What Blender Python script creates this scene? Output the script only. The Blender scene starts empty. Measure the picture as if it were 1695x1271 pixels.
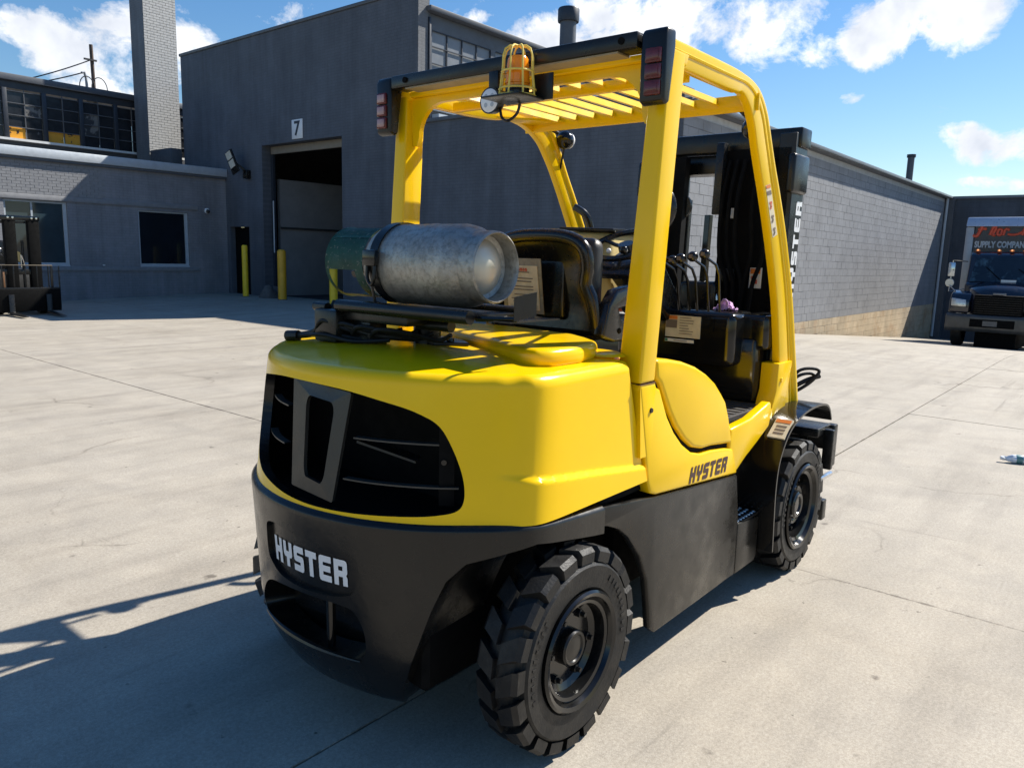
import bpy, bmesh, math, random, bisect
from mathutils import Vector, Matrix
from mathutils.geometry import tessellate_polygon
random.seed(7)
S = bpy.context.scene
COL = S.collection

# ------------------------------------------------------------------ camera
CAMR = ((0.6373469, -0.1098588, 0.7627057), (-0.7701139, -0.1251201, 0.6255154), (0.0267115, -0.9860406, -0.1643487))   # world <- (right, down, forward)
cam = bpy.data.cameras.new('camera'); camo = bpy.data.objects.new('camera', cam); COL.objects.link(camo)
cam.sensor_width = 36.0; cam.lens = 36.0 * 1268.690 / 1695.0; cam.clip_end = 3000; cam.clip_start = 0.05
camo.matrix_world = Matrix(((CAMR[0][0], -CAMR[0][1], -CAMR[0][2], 0), (CAMR[1][0], -CAMR[1][1], -CAMR[1][2], 0),
                            (CAMR[2][0], -CAMR[2][1], -CAMR[2][2], 1.70), (0, 0, 0, 1)))
S.camera = camo

# ------------------------------------------------------------------ sun, sky, exposure
SUN_DIR = Vector((1.0, -0.39, 1.055)).normalized()
elev = math.asin(SUN_DIR.z); az = math.atan2(SUN_DIR.x, SUN_DIR.y)
sl = bpy.data.lights.new('sun', 'SUN'); sl.energy = 5.0; sl.angle = math.radians(0.5); sl.color = (1.0, 0.95, 0.86)
so = bpy.data.objects.new('sun', sl); COL.objects.link(so); so.rotation_euler = SUN_DIR.to_track_quat('Z', 'Y').to_euler()
so.location = (60, -20, 60)
S.view_settings.view_transform = 'Standard'; S.view_settings.look = 'None'
S.view_settings.gamma = 1; S.view_settings.use_curve_mapping = False
S.view_settings.exposure = 0.75
W = bpy.data.worlds.new('World'); S.world = W; W.use_nodes = True
nt = W.node_tree; nt.nodes.clear()
def N(t, **k):
    n = nt.nodes.new(t)
    for a, b in k.items(): setattr(n, a, b)
    return n
def math_node(op, a, b=None, clamp=False):
    n = N('ShaderNodeMath', operation=op); n.use_clamp = clamp
    for i, v in enumerate((a, b)):
        if v is None: continue
        if isinstance(v, (int, float)): n.inputs[i].default_value = v
        else: nt.links.new(v, n.inputs[i])
    return n.outputs[0]
sky = N('ShaderNodeTexSky', sky_type='NISHITA'); sky.sun_disc = False
sky.sun_elevation = elev; sky.sun_rotation = az; sky.altitude = 200; sky.air_density = 1.25; sky.dust_density = 0.35; sky.ozone_density = 2.2
tc = N('ShaderNodeTexCoord')
dirv = tc.outputs['Generated']
def cray(px, py):
    c = ((px - 847.5) / 1268.690, (py - 635.5) / 1268.690, 1.0)
    return Vector([sum(CAMR[i][j] * c[j] for j in range(3)) for i in range(3)]).normalized()
# cloud cover: a broken field of fair-weather cumulus, with the larger heaps where the photograph has them
sep = N('ShaderNodeSeparateXYZ'); nt.links.new(dirv, sep.inputs[0])
zc = math_node('MAXIMUM', sep.outputs[2], 0.02)
zz = math_node('ADD', zc, 0.16)
cx_ = math_node('DIVIDE', sep.outputs[0], zz); cy_ = math_node('DIVIDE', sep.outputs[1], zz)
comb = N('ShaderNodeCombineXYZ'); nt.links.new(cx_, comb.inputs[0]); nt.links.new(cy_, comb.inputs[1])
n1 = N('ShaderNodeTexNoise'); n1.inputs['Scale'].default_value = 1.1; n1.inputs['Detail'].default_value = 9; n1.inputs['Roughness'].default_value = 0.6
nt.links.new(comb.outputs[0], n1.inputs['Vector'])
n2 = N('ShaderNodeTexNoise'); n2.inputs['Scale'].default_value = 13.0; n2.inputs['Detail'].default_value = 12; n2.inputs['Roughness'].default_value = 0.64
n2.inputs['Distortion'].default_value = 0.25
mapn = N('ShaderNodeMapping'); mapn.inputs['Scale'].default_value = (1, 1, 1.25); nt.links.new(dirv, mapn.inputs[0])
nt.links.new(mapn.outputs[0], n2.inputs['Vector'])
BLOBS = [((935, 62), .085, .050, .9), ((1040, 40), .11, .060, 1.0), ((1150, 55), .11, .060, 1.0), ((1255, 60), .10, .055, 1.0), ((1330, 78), .05, .035, .8), ((1345, 105), .05, .014, .45), ((1460, 45), .065, .055, 1.0), ((1540, 30), .09, .050, 1.0), ((1625, 22), .05, .03, .8), ((1460, 95), .03, .02, .6), ((1565, 72), .035, .012, .45),
         ((75, 62), .06, .035, .8), ((150, 75), .10, .055, 1.0), ((190, 115), .08, .045, .9), ((270, 95), .06, .05, .9), ((318, 70), .045, .045, .75), ((190, 146), .05, .016, .6), ((1600, 228), .055, .016, .8), ((1660, 240), .06, .026, .9), ((1600, 215), .035, .012, .7), ((1410, 163), .020, .008, .6),
         ((1660, 305), .06, .011, .55), ((1560, 312), .03, .006, .35), ((490, 20), .045, .016, .55), ((445, 32), .03, .012, .5), ((790, 32), .018, .012, .5), ((370, 15), .016, .016, .45)]
acc = None
for (px, py), ru, rv, amp in BLOBS:
    d0 = cray(px, py); right = Vector((d0.y, -d0.x, 0)).normalized(); up = right.cross(d0)
    du = N('ShaderNodeVectorMath', operation='DOT_PRODUCT'); nt.links.new(dirv, du.inputs[0]); du.inputs[1].default_value = right / ru
    dv = N('ShaderNodeVectorMath', operation='DOT_PRODUCT'); nt.links.new(dirv, dv.inputs[0]); dv.inputs[1].default_value = up / rv
    off_v = math_node('SUBTRACT', dv.outputs['Value'], up.dot(d0) / rv)
    df = N('ShaderNodeVectorMath', operation='DOT_PRODUCT'); nt.links.new(dirv, df.inputs[0]); df.inputs[1].default_value = d0
    r2 = math_node('ADD', math_node('MULTIPLY', du.outputs['Value'], du.outputs['Value']), math_node('MULTIPLY', off_v, off_v))
    m = math_node('MULTIPLY', math_node('SUBTRACT', 1.0, r2, True), math_node('GREATER_THAN', df.outputs['Value'], 0.0))
    m = math_node('MULTIPLY', m, amp)
    acc = m if acc is None else math_node('MAXIMUM', acc, m)
field = math_node('MULTIPLY', math_node('SUBTRACT', n1.outputs['Fac'], 0.565), 2.6)
base_c = math_node('ADD', math_node('MULTIPLY', acc, 0.62), math_node('MAXIMUM', field, 0.0))
dens = math_node('ADD', base_c, math_node('MULTIPLY', math_node('SUBTRACT', n2.outputs['Fac'], 0.5), 2.1))
dens = math_node('MULTIPLY', math_node('SUBTRACT', dens, 0.24), 3.6, True)
dens = math_node('MULTIPLY', dens, math_node('MULTIPLY', base_c, 6.0, True))
# cloud shade: thicker parts a little greyer
n3 = N('ShaderNodeTexNoise'); n3.inputs['Scale'].default_value = 14; n3.inputs['Detail'].default_value = 6
nt.links.new(dirv, n3.inputs['Vector'])
cr = N('ShaderNodeValToRGB'); cr.color_ramp.elements[0].position = .35; cr.color_ramp.elements[1].position = .62
cr.color_ramp.elements[0].color = (8.6, 9.2, 10.4, 1); cr.color_ramp.elements[1].color = (13.8, 14.0, 14.3, 1)
nt.links.new(n3.outputs['Fac'], cr.inputs[0])
hsv = N('ShaderNodeHueSaturation'); hsv.inputs['Saturation'].default_value = 1.30; hsv.inputs['Value'].default_value = 1.42
nt.links.new(sky.outputs[0], hsv.inputs['Color'])
tint = N('ShaderNodeMix', data_type='RGBA', blend_type='MULTIPLY'); tint.inputs[0].default_value = 1; tint.inputs[7].default_value = (.90, .965, 1.08, 1)
nt.links.new(hsv.outputs[0], tint.inputs[6])
mixc = N('ShaderNodeMix', data_type='RGBA')
nt.links.new(dens, mixc.inputs[0]); nt.links.new(tint.outputs[2], mixc.inputs[6]); nt.links.new(cr.outputs[0], mixc.inputs[7])
bg = N('ShaderNodeBackground'); bg.inputs[1].default_value = 0.052
nt.links.new(mixc.outputs[2], bg.inputs[0])
ow = N('ShaderNodeOutputWorld'); nt.links.new(bg.outputs[0], ow.inputs[0])

# ------------------------------------------------------------------ materials
MATS = {}
def mat(name, color, rough=.5, metal=0., nscale=6., namt=.08, rvar=.1, bump=0., bscale=60., coat=0., world=False, spots=None, spec=None):
    if name in MATS: return MATS[name]
    m = bpy.data.materials.new(name); m.use_nodes = True; t = m.node_tree; b = t.nodes['Principled BSDF']
    b.inputs['Metallic'].default_value = metal
    if spec is not None: b.inputs['Specular IOR Level'].default_value = spec
    if coat: b.inputs['Coat Weight'].default_value = coat; b.inputs['Coat Roughness'].default_value = .06
    if world: src = t.nodes.new('ShaderNodeNewGeometry').outputs['Position']
    else: src = t.nodes.new('ShaderNodeTexCoord').outputs['Object']
    n = t.nodes.new('ShaderNodeTexNoise'); n.inputs['Scale'].default_value = nscale; n.inputs['Detail'].default_value = 8; n.inputs['Roughness'].default_value = .62
    t.links.new(src, n.inputs['Vector'])
    r = t.nodes.new('ShaderNodeValToRGB'); r.color_ramp.elements[0].position = .3; r.color_ramp.elements[1].position = .7
    lo = [c * (1 - namt) for c in color]; hi = [min(1, c * (1 + namt)) for c in color]
    r.color_ramp.elements[0].color = (*lo, 1); r.color_ramp.elements[1].color = (*hi, 1)
    t.links.new(n.outputs['Fac'], r.inputs[0]); colsock = r.outputs[0]
    if spots:   # (colour, scale, threshold, softness)
        sc, ss, th, sf = spots
        n5 = t.nodes.new('ShaderNodeTexNoise'); n5.inputs['Scale'].default_value = ss; n5.inputs['Detail'].default_value = 10; n5.inputs['Roughness'].default_value = .7
        t.links.new(src, n5.inputs['Vector'])
        r5 = t.nodes.new('ShaderNodeValToRGB'); r5.color_ramp.elements[0].position = th; r5.color_ramp.elements[1].position = min(1, th + sf)
        t.links.new(n5.outputs['Fac'], r5.inputs[0])
        mx = t.nodes.new('ShaderNodeMix'); mx.data_type = 'RGBA'; t.links.new(r5.outputs[0], mx.inputs[0]); t.links.new(colsock, mx.inputs[6]); mx.inputs[7].default_value = (*sc, 1)
        colsock = mx.outputs[2]
    t.links.new(colsock, b.inputs['Base Color'])
    n4 = t.nodes.new('ShaderNodeTexNoise'); n4.inputs['Scale'].default_value = nscale * 2.3; n4.inputs['Detail'].default_value = 6
    t.links.new(src, n4.inputs['Vector'])
    mr = t.nodes.new('ShaderNodeMapRange'); mr.inputs[1].default_value = .3; mr.inputs[2].default_value = .7
    mr.inputs[3].default_value = max(.02, rough - rvar); mr.inputs[4].default_value = min(1, rough + rvar)
    t.links.new(n4.outputs['Fac'], mr.inputs[0]); t.links.new(mr.outputs[0], b.inputs['Roughness'])
    if bump:
        nb = t.nodes.new('ShaderNodeTexNoise'); nb.inputs['Scale'].default_value = bscale; nb.inputs['Detail'].default_value = 6
        t.links.new(src, nb.inputs['Vector'])
        bp = t.nodes.new('ShaderNodeBump'); bp.inputs['Strength'].default_value = bump; bp.inputs['Distance'].default_value = .01
        t.links.new(nb.outputs['Fac'], bp.inputs['Height']); t.links.new(bp.outputs[0], b.inputs['Normal'])
    MATS[name] = m; return m
def emat(name, color, strength):
    m = bpy.data.materials.new(name); m.use_nodes = True; b = m.node_tree.nodes['Principled BSDF']
    b.inputs['Base Color'].default_value = (*color, 1); b.inputs['Emission Color'].default_value = (*color, 1); b.inputs['Emission Strength'].default_value = strength
    return m
def brick_mat(name, color, horiz, bw=.235, bh=.083, mortar=None, bumpd=.38, rough=.75):
    m = bpy.data.materials.new(name); m.use_nodes = True; t = m.node_tree; b = t.nodes['Principled BSDF']
    pos = t.nodes.new('ShaderNodeNewGeometry'); sp = t.nodes.new('ShaderNodeSeparateXYZ'); t.links.new(pos.outputs['Position'], sp.inputs[0])
    cb = t.nodes.new('ShaderNodeCombineXYZ'); t.links.new(sp.outputs[horiz], cb.inputs[0]); t.links.new(sp.outputs[2], cb.inputs[1])
    br = t.nodes.new('ShaderNodeTexBrick'); t.links.new(cb.outputs[0], br.inputs['Vector'])
    br.inputs['Scale'].default_value = 1; br.inputs['Brick Width'].default_value = bw; br.inputs['Row Height'].default_value = bh
    br.inputs['Mortar Size'].default_value = .008; br.inputs['Mortar Smooth'].default_value = .3; br.inputs['Bias'].default_value = 0
    mort = mortar or [c * .86 for c in color]
    br.inputs['Color1'].default_value = (*[c * .965 for c in color], 1); br.inputs['Color2'].default_value = (*[c * 1.035 for c in color], 1); br.inputs['Mortar'].default_value = (*mort, 1)
    n = t.nodes.new('ShaderNodeTexNoise'); n.inputs['Scale'].default_value = .9; n.inputs['Detail'].default_value = 9; n.inputs['Roughness'].default_value = .65
    t.links.new(pos.outputs['Position'], n.inputs['Vector'])
    mr = t.nodes.new('ShaderNodeMapRange'); mr.inputs[1].default_value = .3; mr.inputs[2].default_value = .7; mr.inputs[3].default_value = .82; mr.inputs[4].default_value = 1.15
    t.links.new(n.outputs['Fac'], mr.inputs[0])
    mp = t.nodes.new('ShaderNodeMapping'); mp.inputs['Scale'].default_value = (2.2, 2.2, .22); t.links.new(pos.outputs['Position'], mp.inputs[0])
    ns_ = t.nodes.new('ShaderNodeTexNoise'); ns_.inputs['Scale'].default_value = 1; ns_.inputs['Detail'].default_value = 8; ns_.inputs['Roughness'].default_value = .7; t.links.new(mp.outputs[0], ns_.inputs['Vector'])
    mr2 = t.nodes.new('ShaderNodeMapRange'); mr2.inputs[1].default_value = .3; mr2.inputs[2].default_value = .68; mr2.inputs[3].default_value = .78; mr2.inputs[4].default_value = 1.2; t.links.new(ns_.outputs['Fac'], mr2.inputs[0])
    mm = t.nodes.new('ShaderNodeMath'); mm.operation = 'MULTIPLY'; t.links.new(mr.outputs[0], mm.inputs[0]); t.links.new(mr2.outputs[0], mm.inputs[1])
    mx = t.nodes.new('ShaderNodeVectorMath'); mx.operation = 'SCALE'; t.links.new(br.outputs['Color'], mx.inputs[0]); t.links.new(mm.outputs[0], mx.inputs['Scale'])
    t.links.new(mx.outputs[0], b.inputs['Base Color']); b.inputs['Roughness'].default_value = rough
    nb = t.nodes.new('ShaderNodeTexNoise'); nb.inputs['Scale'].default_value = 40; nb.inputs['Detail'].default_value = 5; t.links.new(pos.outputs['Position'], nb.inputs['Vector'])
    sub = t.nodes.new('ShaderNodeMath'); sub.operation = 'SUBTRACT'; sub.inputs[0].default_value = 1; t.links.new(br.outputs['Fac'], sub.inputs[1])
    ad = t.nodes.new('ShaderNodeMath'); ad.operation = 'MULTIPLY_ADD'; t.links.new(nb.outputs['Fac'], ad.inputs[0]); ad.inputs[1].default_value = .3; t.links.new(sub.outputs[0], ad.inputs[2])
    bp = t.nodes.new('ShaderNodeBump'); bp.inputs['Strength'].default_value = bumpd; bp.inputs['Distance'].default_value = .012
    t.links.new(ad.outputs[0], bp.inputs['Height']); t.links.new(bp.outputs[0], b.inputs['Normal'])
    return m
def concrete_mat():
    m = bpy.data.materials.new('concrete'); m.use_nodes = True; t = m.node_tree; b = t.nodes['Principled BSDF']
    pos = t.nodes.new('ShaderNodeNewGeometry').outputs['Position']
    def noise(sc, det=8, ro=.6, vec=None, dist=0):
        n = t.nodes.new('ShaderNodeTexNoise'); n.inputs['Scale'].default_value = sc; n.inputs['Detail'].default_value = det; n.inputs['Roughness'].default_value = ro; n.inputs['Distortion'].default_value = dist
        t.links.new(vec or pos, n.inputs['Vector']); return n.outputs['Fac']
    def mapped(scale):
        mp = t.nodes.new('ShaderNodeMapping'); mp.inputs['Scale'].default_value = scale; mp.inputs['Rotation'].default_value = (0, 0, math.radians(8)); t.links.new(pos, mp.inputs[0]); return mp.outputs[0]
    def ramp(f, p0, c0, p1, c1):
        r = t.nodes.new('ShaderNodeValToRGB'); r.color_ramp.elements[0].position = p0; r.color_ramp.elements[1].position = p1
        r.color_ramp.elements[0].color = (*c0, 1); r.color_ramp.elements[1].color = (*c1, 1); t.links.new(f, r.inputs[0]); return r.outputs[0]
    def mul(a, bb, fac=1.):
        mx = t.nodes.new('ShaderNodeMix'); mx.data_type = 'RGBA'; mx.blend_type = 'MULTIPLY'; mx.inputs[0].default_value = fac
        t.links.new(a, mx.inputs[6]); t.links.new(bb, mx.inputs[7]); return mx.outputs[2]
    base = ramp(noise(.55, 9, .62), .3, (.358, .322, .262), .7, (.430, .392, .328))
    base = mul(base, ramp(noise(2.4, 8, .65, dist=.4), .3, (.86, .86, .87), .66, (1.06, 1.05, 1.04)))
    base = mul(base, ramp(noise(1.2, 7, .6, mapped((.35, 2.6, 1))),    .28, (.78, .775, .775), .52, (1, 1, 1)))        # tyre tracks and drag marks along the yard
    base = mul(base, ramp(noise(.9, 7, .65, mapped((2.4, .3, 1))), .25, (.90, .89, .88), .45, (1, 1, 1)))
    base = mul(base, ramp(noise(70, 5, .75), .34, (.80, .785, .77), .64, (1.09, 1.09, 1.09)))                         # aggregate grain
    base = mul(base, ramp(noise(300, 3, .6), .38, (.82, .81, .80), .62, (1.06, 1.06, 1.06)))
    base = mul(base, ramp(noise(6.5, 3, .5), .24, (.45, .43, .42), .30, (1, 1, 1)))                                 # oil spots
    base = mul(base, ramp(noise(17, 3, .5), .235, (.40, .38, .36), .275, (1, 1, 1)))
    base = mul(base, ramp(noise(.9, 5, .6, mapped((.22, 5.5, 1))), .27, (.66, .655, .65), .36, (1, 1, 1)))            # old skid marks
    base = mul(base, ramp(noise(1.1, 5, .6, mapped((5.0, .25, 1))), .25, (.74, .735, .73), .33, (1, 1, 1)))
    # ragged joint edges
    sp_ = t.nodes.new('ShaderNodeSeparateXYZ'); t.links.new(pos, sp_.inputs[0]); jn = noise(7, 8, .75)
    def mth(op, a, bb):
        n = t.nodes.new('ShaderNodeMath'); n.operation = op
        for i, v in enumerate((a, bb)):
            if isinstance(v, (int, float)): n.inputs[i].default_value = v
            else: t.links.new(v, n.inputs[i])
        return n.outputs[0]
    for ax, c0, jw, jc in ((0, 4.22, .018, .42), (1, 2.0, .010, .62), (1, 7.6, .014, .5), (0, 9.8, .008, .7), (1, -3.6, .01, .6)):
        d = mth('ABSOLUTE', mth('SUBTRACT', sp_.outputs[ax], c0), 0)
        d = mth('ADD', d, mth('MULTIPLY', mth('SUBTRACT', .55, jn), .06))
        base = mul(base, ramp(d, jw * .35, (jc, jc * .95, jc * .9), jw, (1, 1, 1)))
    # hairline cracks
    vo = t.nodes.new('ShaderNodeTexVoronoi'); vo.feature = 'DISTANCE_TO_EDGE'; vo.inputs['Scale'].default_value = .34
    nv = t.nodes.new('ShaderNodeTexNoise'); nv.inputs['Scale'].default_value = 1.4; nv.inputs['Detail'].default_value = 8; t.links.new(pos, nv.inputs['Vector'])
    va = t.nodes.new('ShaderNodeVectorMath'); va.operation = 'MULTIPLY_ADD'; t.links.new(nv.outputs['Color'], va.inputs[0]); va.inputs[1].default_value = (.9, .9, 0); t.links.new(pos, va.inputs[2])
    t.links.new(va.outputs[0], vo.inputs['Vector'])
    crk = ramp(vo.outputs['Distance'], .0012, (.62, .60, .58), .0042, (1, 1, 1))
    msk = ramp(noise(.8, 4, .5), .52, (0, 0, 0), .6, (1, 1, 1))
    mx = t.nodes.new('ShaderNodeMix'); mx.data_type = 'RGBA'; t.links.new(msk, mx.inputs[0]); mx.inputs[6].default_value = (1, 1, 1, 1); t.links.new(crk, mx.inputs[7])
    base = mul(base, mx.outputs[2])
    t.links.new(base, b.inputs['Base Color'])
    b.inputs['Roughness'].default_value = .82
    bp = t.nodes.new('ShaderNodeBump'); bp.inputs['Strength'].default_value = .35; bp.inputs['Distance'].default_value = .004
    t.links.new(noise(130, 6, .7), bp.inputs['Height']); t.links.new(bp.outputs[0], b.inputs['Normal'])
    return m
YEL = mat('yellow paint', (.88, .545, .002), .20, 0, 2.2, .045, .07, .03, 160, spec=.30, spots=((.36, .25, .03), 45, .735, .02))
BLK = mat('satin black paint', (.0085, .008, .0072), .30, 0, 5, .25, .10, .03, 200, spec=.40, spots=((.030, .026, .020), 2.6, .54, .30))
GLB = mat('gloss black paint', (.007, .007, .007), .14, 0, 5, .2, .06)
CWB = mat('counterweight black', (.0075, .007, .0062), .25, 0, 4, .25, .09, .07, 45, spec=.40, spots=((.026, .022, .017), 2.2, .55, .30))
DRK = mat('near black', (.0035, .0035, .0035), .8, 0, 8, .3, spec=.12)  # near-black, rough and hardly glossy
PLA = mat('black plastic', (.008, .008, .0082), .24, 0, 20, .12, .06, .02, 500)
RUB = mat('tyre rubber', (.0115, .011, .0105), .52, 0, 9, .35, .12, .15, 120, spec=.32, spots=((.034, .031, .027), 7, .53, .22))
GLS = mat('dark window glass', (.012, .016, .022), .05, 0, 1, .2, .02)
GRF = mat('dark greasy steel', (.014, .014, .014), .33, .35, 20, .3, .1)
STL = mat('worn aluminium', (.36, .345, .31), .46, .60, 7, .26, .12, .22, 110, spots=((.15, .142, .12), 42, .46, .30))
GRN = mat('scuffed green paint', (.028, .115, .085), .5, 0, 12, .25, .1, .15, 90, spots=((.36, .37, .33), 60, .60, .04))
RED = mat('red tail lens', (.10, .016, .018), .15, 0, 40, .2, .04)
PINK = mat('lens reflection tone', (.36, .22, .22), .18, 0, 40, .15, .04)  # pale tone stands for light reflected in the left lens
AMB = mat('amber lens', (.85, .26, .008), .12, 0, 10, .1, .03)
WHT = mat('white enamel', (.74, .75, .76), .35, 0, 12, .04)
CAGE = mat('pale yellow wire', (.78, .58, .10), .35, 0, 30, .1)
LBL = mat('paper label', (.62, .54, .38), .6, 0, 30, .12)
LBW = mat('white label', (.72, .70, .64), .5, 0, 30, .06)
LBO = mat('orange label strip', (.70, .20, .03), .5)
MAROON = mat('dark decal', (.06, .024, .02), .5)
PAPER = mat('stained paper sheet', (.60, .50, .34), .55, 0, 14, .2, .1, spots=((.22, .12, .05), 9, .56, .16))
INK = mat('red ink', (.50, .10, .05), .6)
GINK = mat('grey ink', (.16, .12, .09), .6)
PURP = mat('lilac cloth', (.50, .30, .52), .85, 0, 20, .12)
CHROME = mat('bright metal', (.6, .6, .6), .2, 1.0, 10, .05)
CON = concrete_mat()

# ------------------------------------------------------------------ mesh builder
class G:
    def __init__(s): s.bm = bmesh.new()
    def face(s, pts):
        return s.bm.faces.new([s.bm.verts.new(p) for p in pts])
    def box(s, x0, x1, y0, y1, z0, z1):
        v = [s.bm.verts.new((x, y, z)) for x in (x0, x1) for y in (y0, y1) for z in (z0, z1)]
        for f in ((0, 1, 3, 2), (4, 6, 7, 5), (0, 4, 5, 1), (2, 3, 7, 6), (0, 2, 6, 4), (1, 5, 7, 3)): s.bm.faces.new([v[i] for i in f])
        return s
    def hexa(s, a, b):
        """two quads a (4 pts) and b (4 pts) joined"""
        va = [s.bm.verts.new(p) for p in a]; vb = [s.bm.verts.new(p) for p in b]; n = len(va)
        s.bm.faces.new(va); s.bm.faces.new(vb[::-1])
        for i in range(n): s.bm.faces.new([va[(i + 1) % n], va[i], vb[i], vb[(i + 1) % n]])
        return s
    def prism(s, pts, axis, a, b):
        def P(p, c): return (c, p[0], p[1]) if axis == 'x' else (p[0], c, p[1]) if axis == 'y' else (p[0], p[1], c)
        return s.hexa([P(p, a) for p in pts], [P(p, b) for p in pts])
    def tube(s, path, r, n=8, closed=False, caps=True):
        P = [Vector(p) for p in path]; rings = []; m = len(P)
        rr = r if isinstance(r, (list, tuple)) else [r] * m
        prev = None
        for i in range(m):
            if closed: t = P[(i + 1) % m] - P[i - 1]
            else: t = P[min(i + 1, m - 1)] - P[max(i - 1, 0)]
            t.normalize()
            if prev is None:
                u = t.orthogonal().normalized()
            else:
                u = prev - t * prev.dot(t)
                u = u.normalized() if u.length > 1e-6 else t.orthogonal().normalized()
            prev = u; w = t.cross(u)
            rings.append([s.bm.verts.new(P[i] + (u * math.cos(2 * math.pi * k / n) + w * math.sin(2 * math.pi * k / n)) * rr[i]) for k in range(n)])
        for i in range(m if closed else m - 1):
            A, B = rings[i], rings[(i + 1) % m]
            for k in range(n): s.bm.faces.new([A[k], A[(k + 1) % n], B[(k + 1) % n], B[k]])
        if caps and not closed: s.bm.faces.new(rings[0][::-1]); s.bm.faces.new(rings[-1])
        return s
    def lathe(s, prof, c, axis, n=32):
        """prof [(r,h)] about an axis through c"""
        c = Vector(c); ax = {'x': Vector((1, 0, 0)), 'y': Vector((0, 1, 0)), 'z': Vector((0, 0, 1))}[axis] if isinstance(axis, str) else Vector(axis).normalized()
        u = ax.orthogonal().normalized(); w = ax.cross(u); rings = []
        for r, h in prof:
            if r < 1e-6: rings.append([s.bm.verts.new(c + ax * h)])
            else: rings.append([s.bm.verts.new(c + ax * h + (u * math.cos(2 * math.pi * k / n) + w * math.sin(2 * math.pi * k / n)) * r) for k in range(n)])
        for A, B in zip(rings, rings[1:]):
            if len(A) == 1 and len(B) == 1: continue
            for k in range(n):
                if len(A) == 1: s.bm.faces.new([A[0], B[(k + 1) % n], B[k]])
                elif len(B) == 1: s.bm.faces.new([A[k], A[(k + 1) % n], B[0]])
                else: s.bm.faces.new([A[k], A[(k + 1) % n], B[(k + 1) % n], B[k]])
        return s
    def cyl(s, p0, p1, r, n=16, r1=None):
        p0, p1 = Vector(p0), Vector(p1); L = (p1 - p0).length; r1 = r if r1 is None else r1
        return s.lathe([(0, 0), (r, 0), (r1, L), (0, L)], p0, p1 - p0, n)
    def sph(s, c, r, n=12, sc=(1, 1, 1)):
        m = Matrix.Translation(c) @ Matrix.Diagonal((r * sc[0], r * sc[1], r * sc[2], 1))
        bmesh.ops.create_uvsphere(s.bm, u_segments=n, v_segments=max(6, n // 2 + 2), radius=1, matrix=m); return s
    def bevel(s, w, seg=2, ang=30):
        bmesh.ops.recalc_face_normals(s.bm, faces=s.bm.faces)
        e = [e for e in s.bm.edges if len(e.link_faces) == 2 and e.calc_face_angle(0) > math.radians(ang)]
        bmesh.ops.bevel(s.bm, geom=e, offset=w, segments=seg, profile=.5, affect='EDGES', clamp_overlap=True); return s
    def rot(s, c, axis, deg):
        bmesh.ops.rotate(s.bm, verts=s.bm.verts, cent=c, matrix=Matrix.Rotation(math.radians(deg), 3, axis)); return s
    def mesh(s, name, m, origin=(0, 0, 0), smooth=True, ang=35, recalc=True):
        if recalc: bmesh.ops.recalc_face_normals(s.bm, faces=s.bm.faces)
        me = bpy.data.meshes.new(name); o = Vector(origin)
        for v in s.bm.verts: v.co -= o
        s.bm.to_mesh(me); s.bm.free()
        for mm in (m if isinstance(m, (list, tuple)) else [m]): me.materials.append(mm)
        if smooth:
            me.polygons.foreach_set('use_smooth', [True] * len(me.polygons)); me.set_sharp_from_angle(angle=math.radians(ang))
        return me
    def obj(s, name, m, parent=None, origin=None, **k):
        root = root_loc(parent)
        o0 = Vector(origin) if origin is not None else root
        me = s.mesh(name, m, o0, **k); o = bpy.data.objects.new(name, me); COL.objects.link(o)
        o.parent = parent; o.location = o0 - root
        return o
def root_loc(p):
    v = Vector((0, 0, 0))
    while p is not None: v = v + p.location; p = p.parent
    return v
def tag(o, label=None, cat=None, group=None, kind=None):
    for k, v in (('label', label), ('category', cat), ('group', group), ('kind', kind)):
        if v: o[k] = v
    return o
def thing(name, loc, label, cat, group=None):
    o = bpy.data.objects.new(name, None); COL.objects.link(o); o.location = loc; o.empty_display_size = .2
    return tag(o, label, cat, group)
def link(name, me, parent, loc):      # loc in world
    o = bpy.data.objects.new(name, me); COL.objects.link(o); o.parent = parent; o.location = Vector(loc) - root_loc(parent); return o
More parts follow.
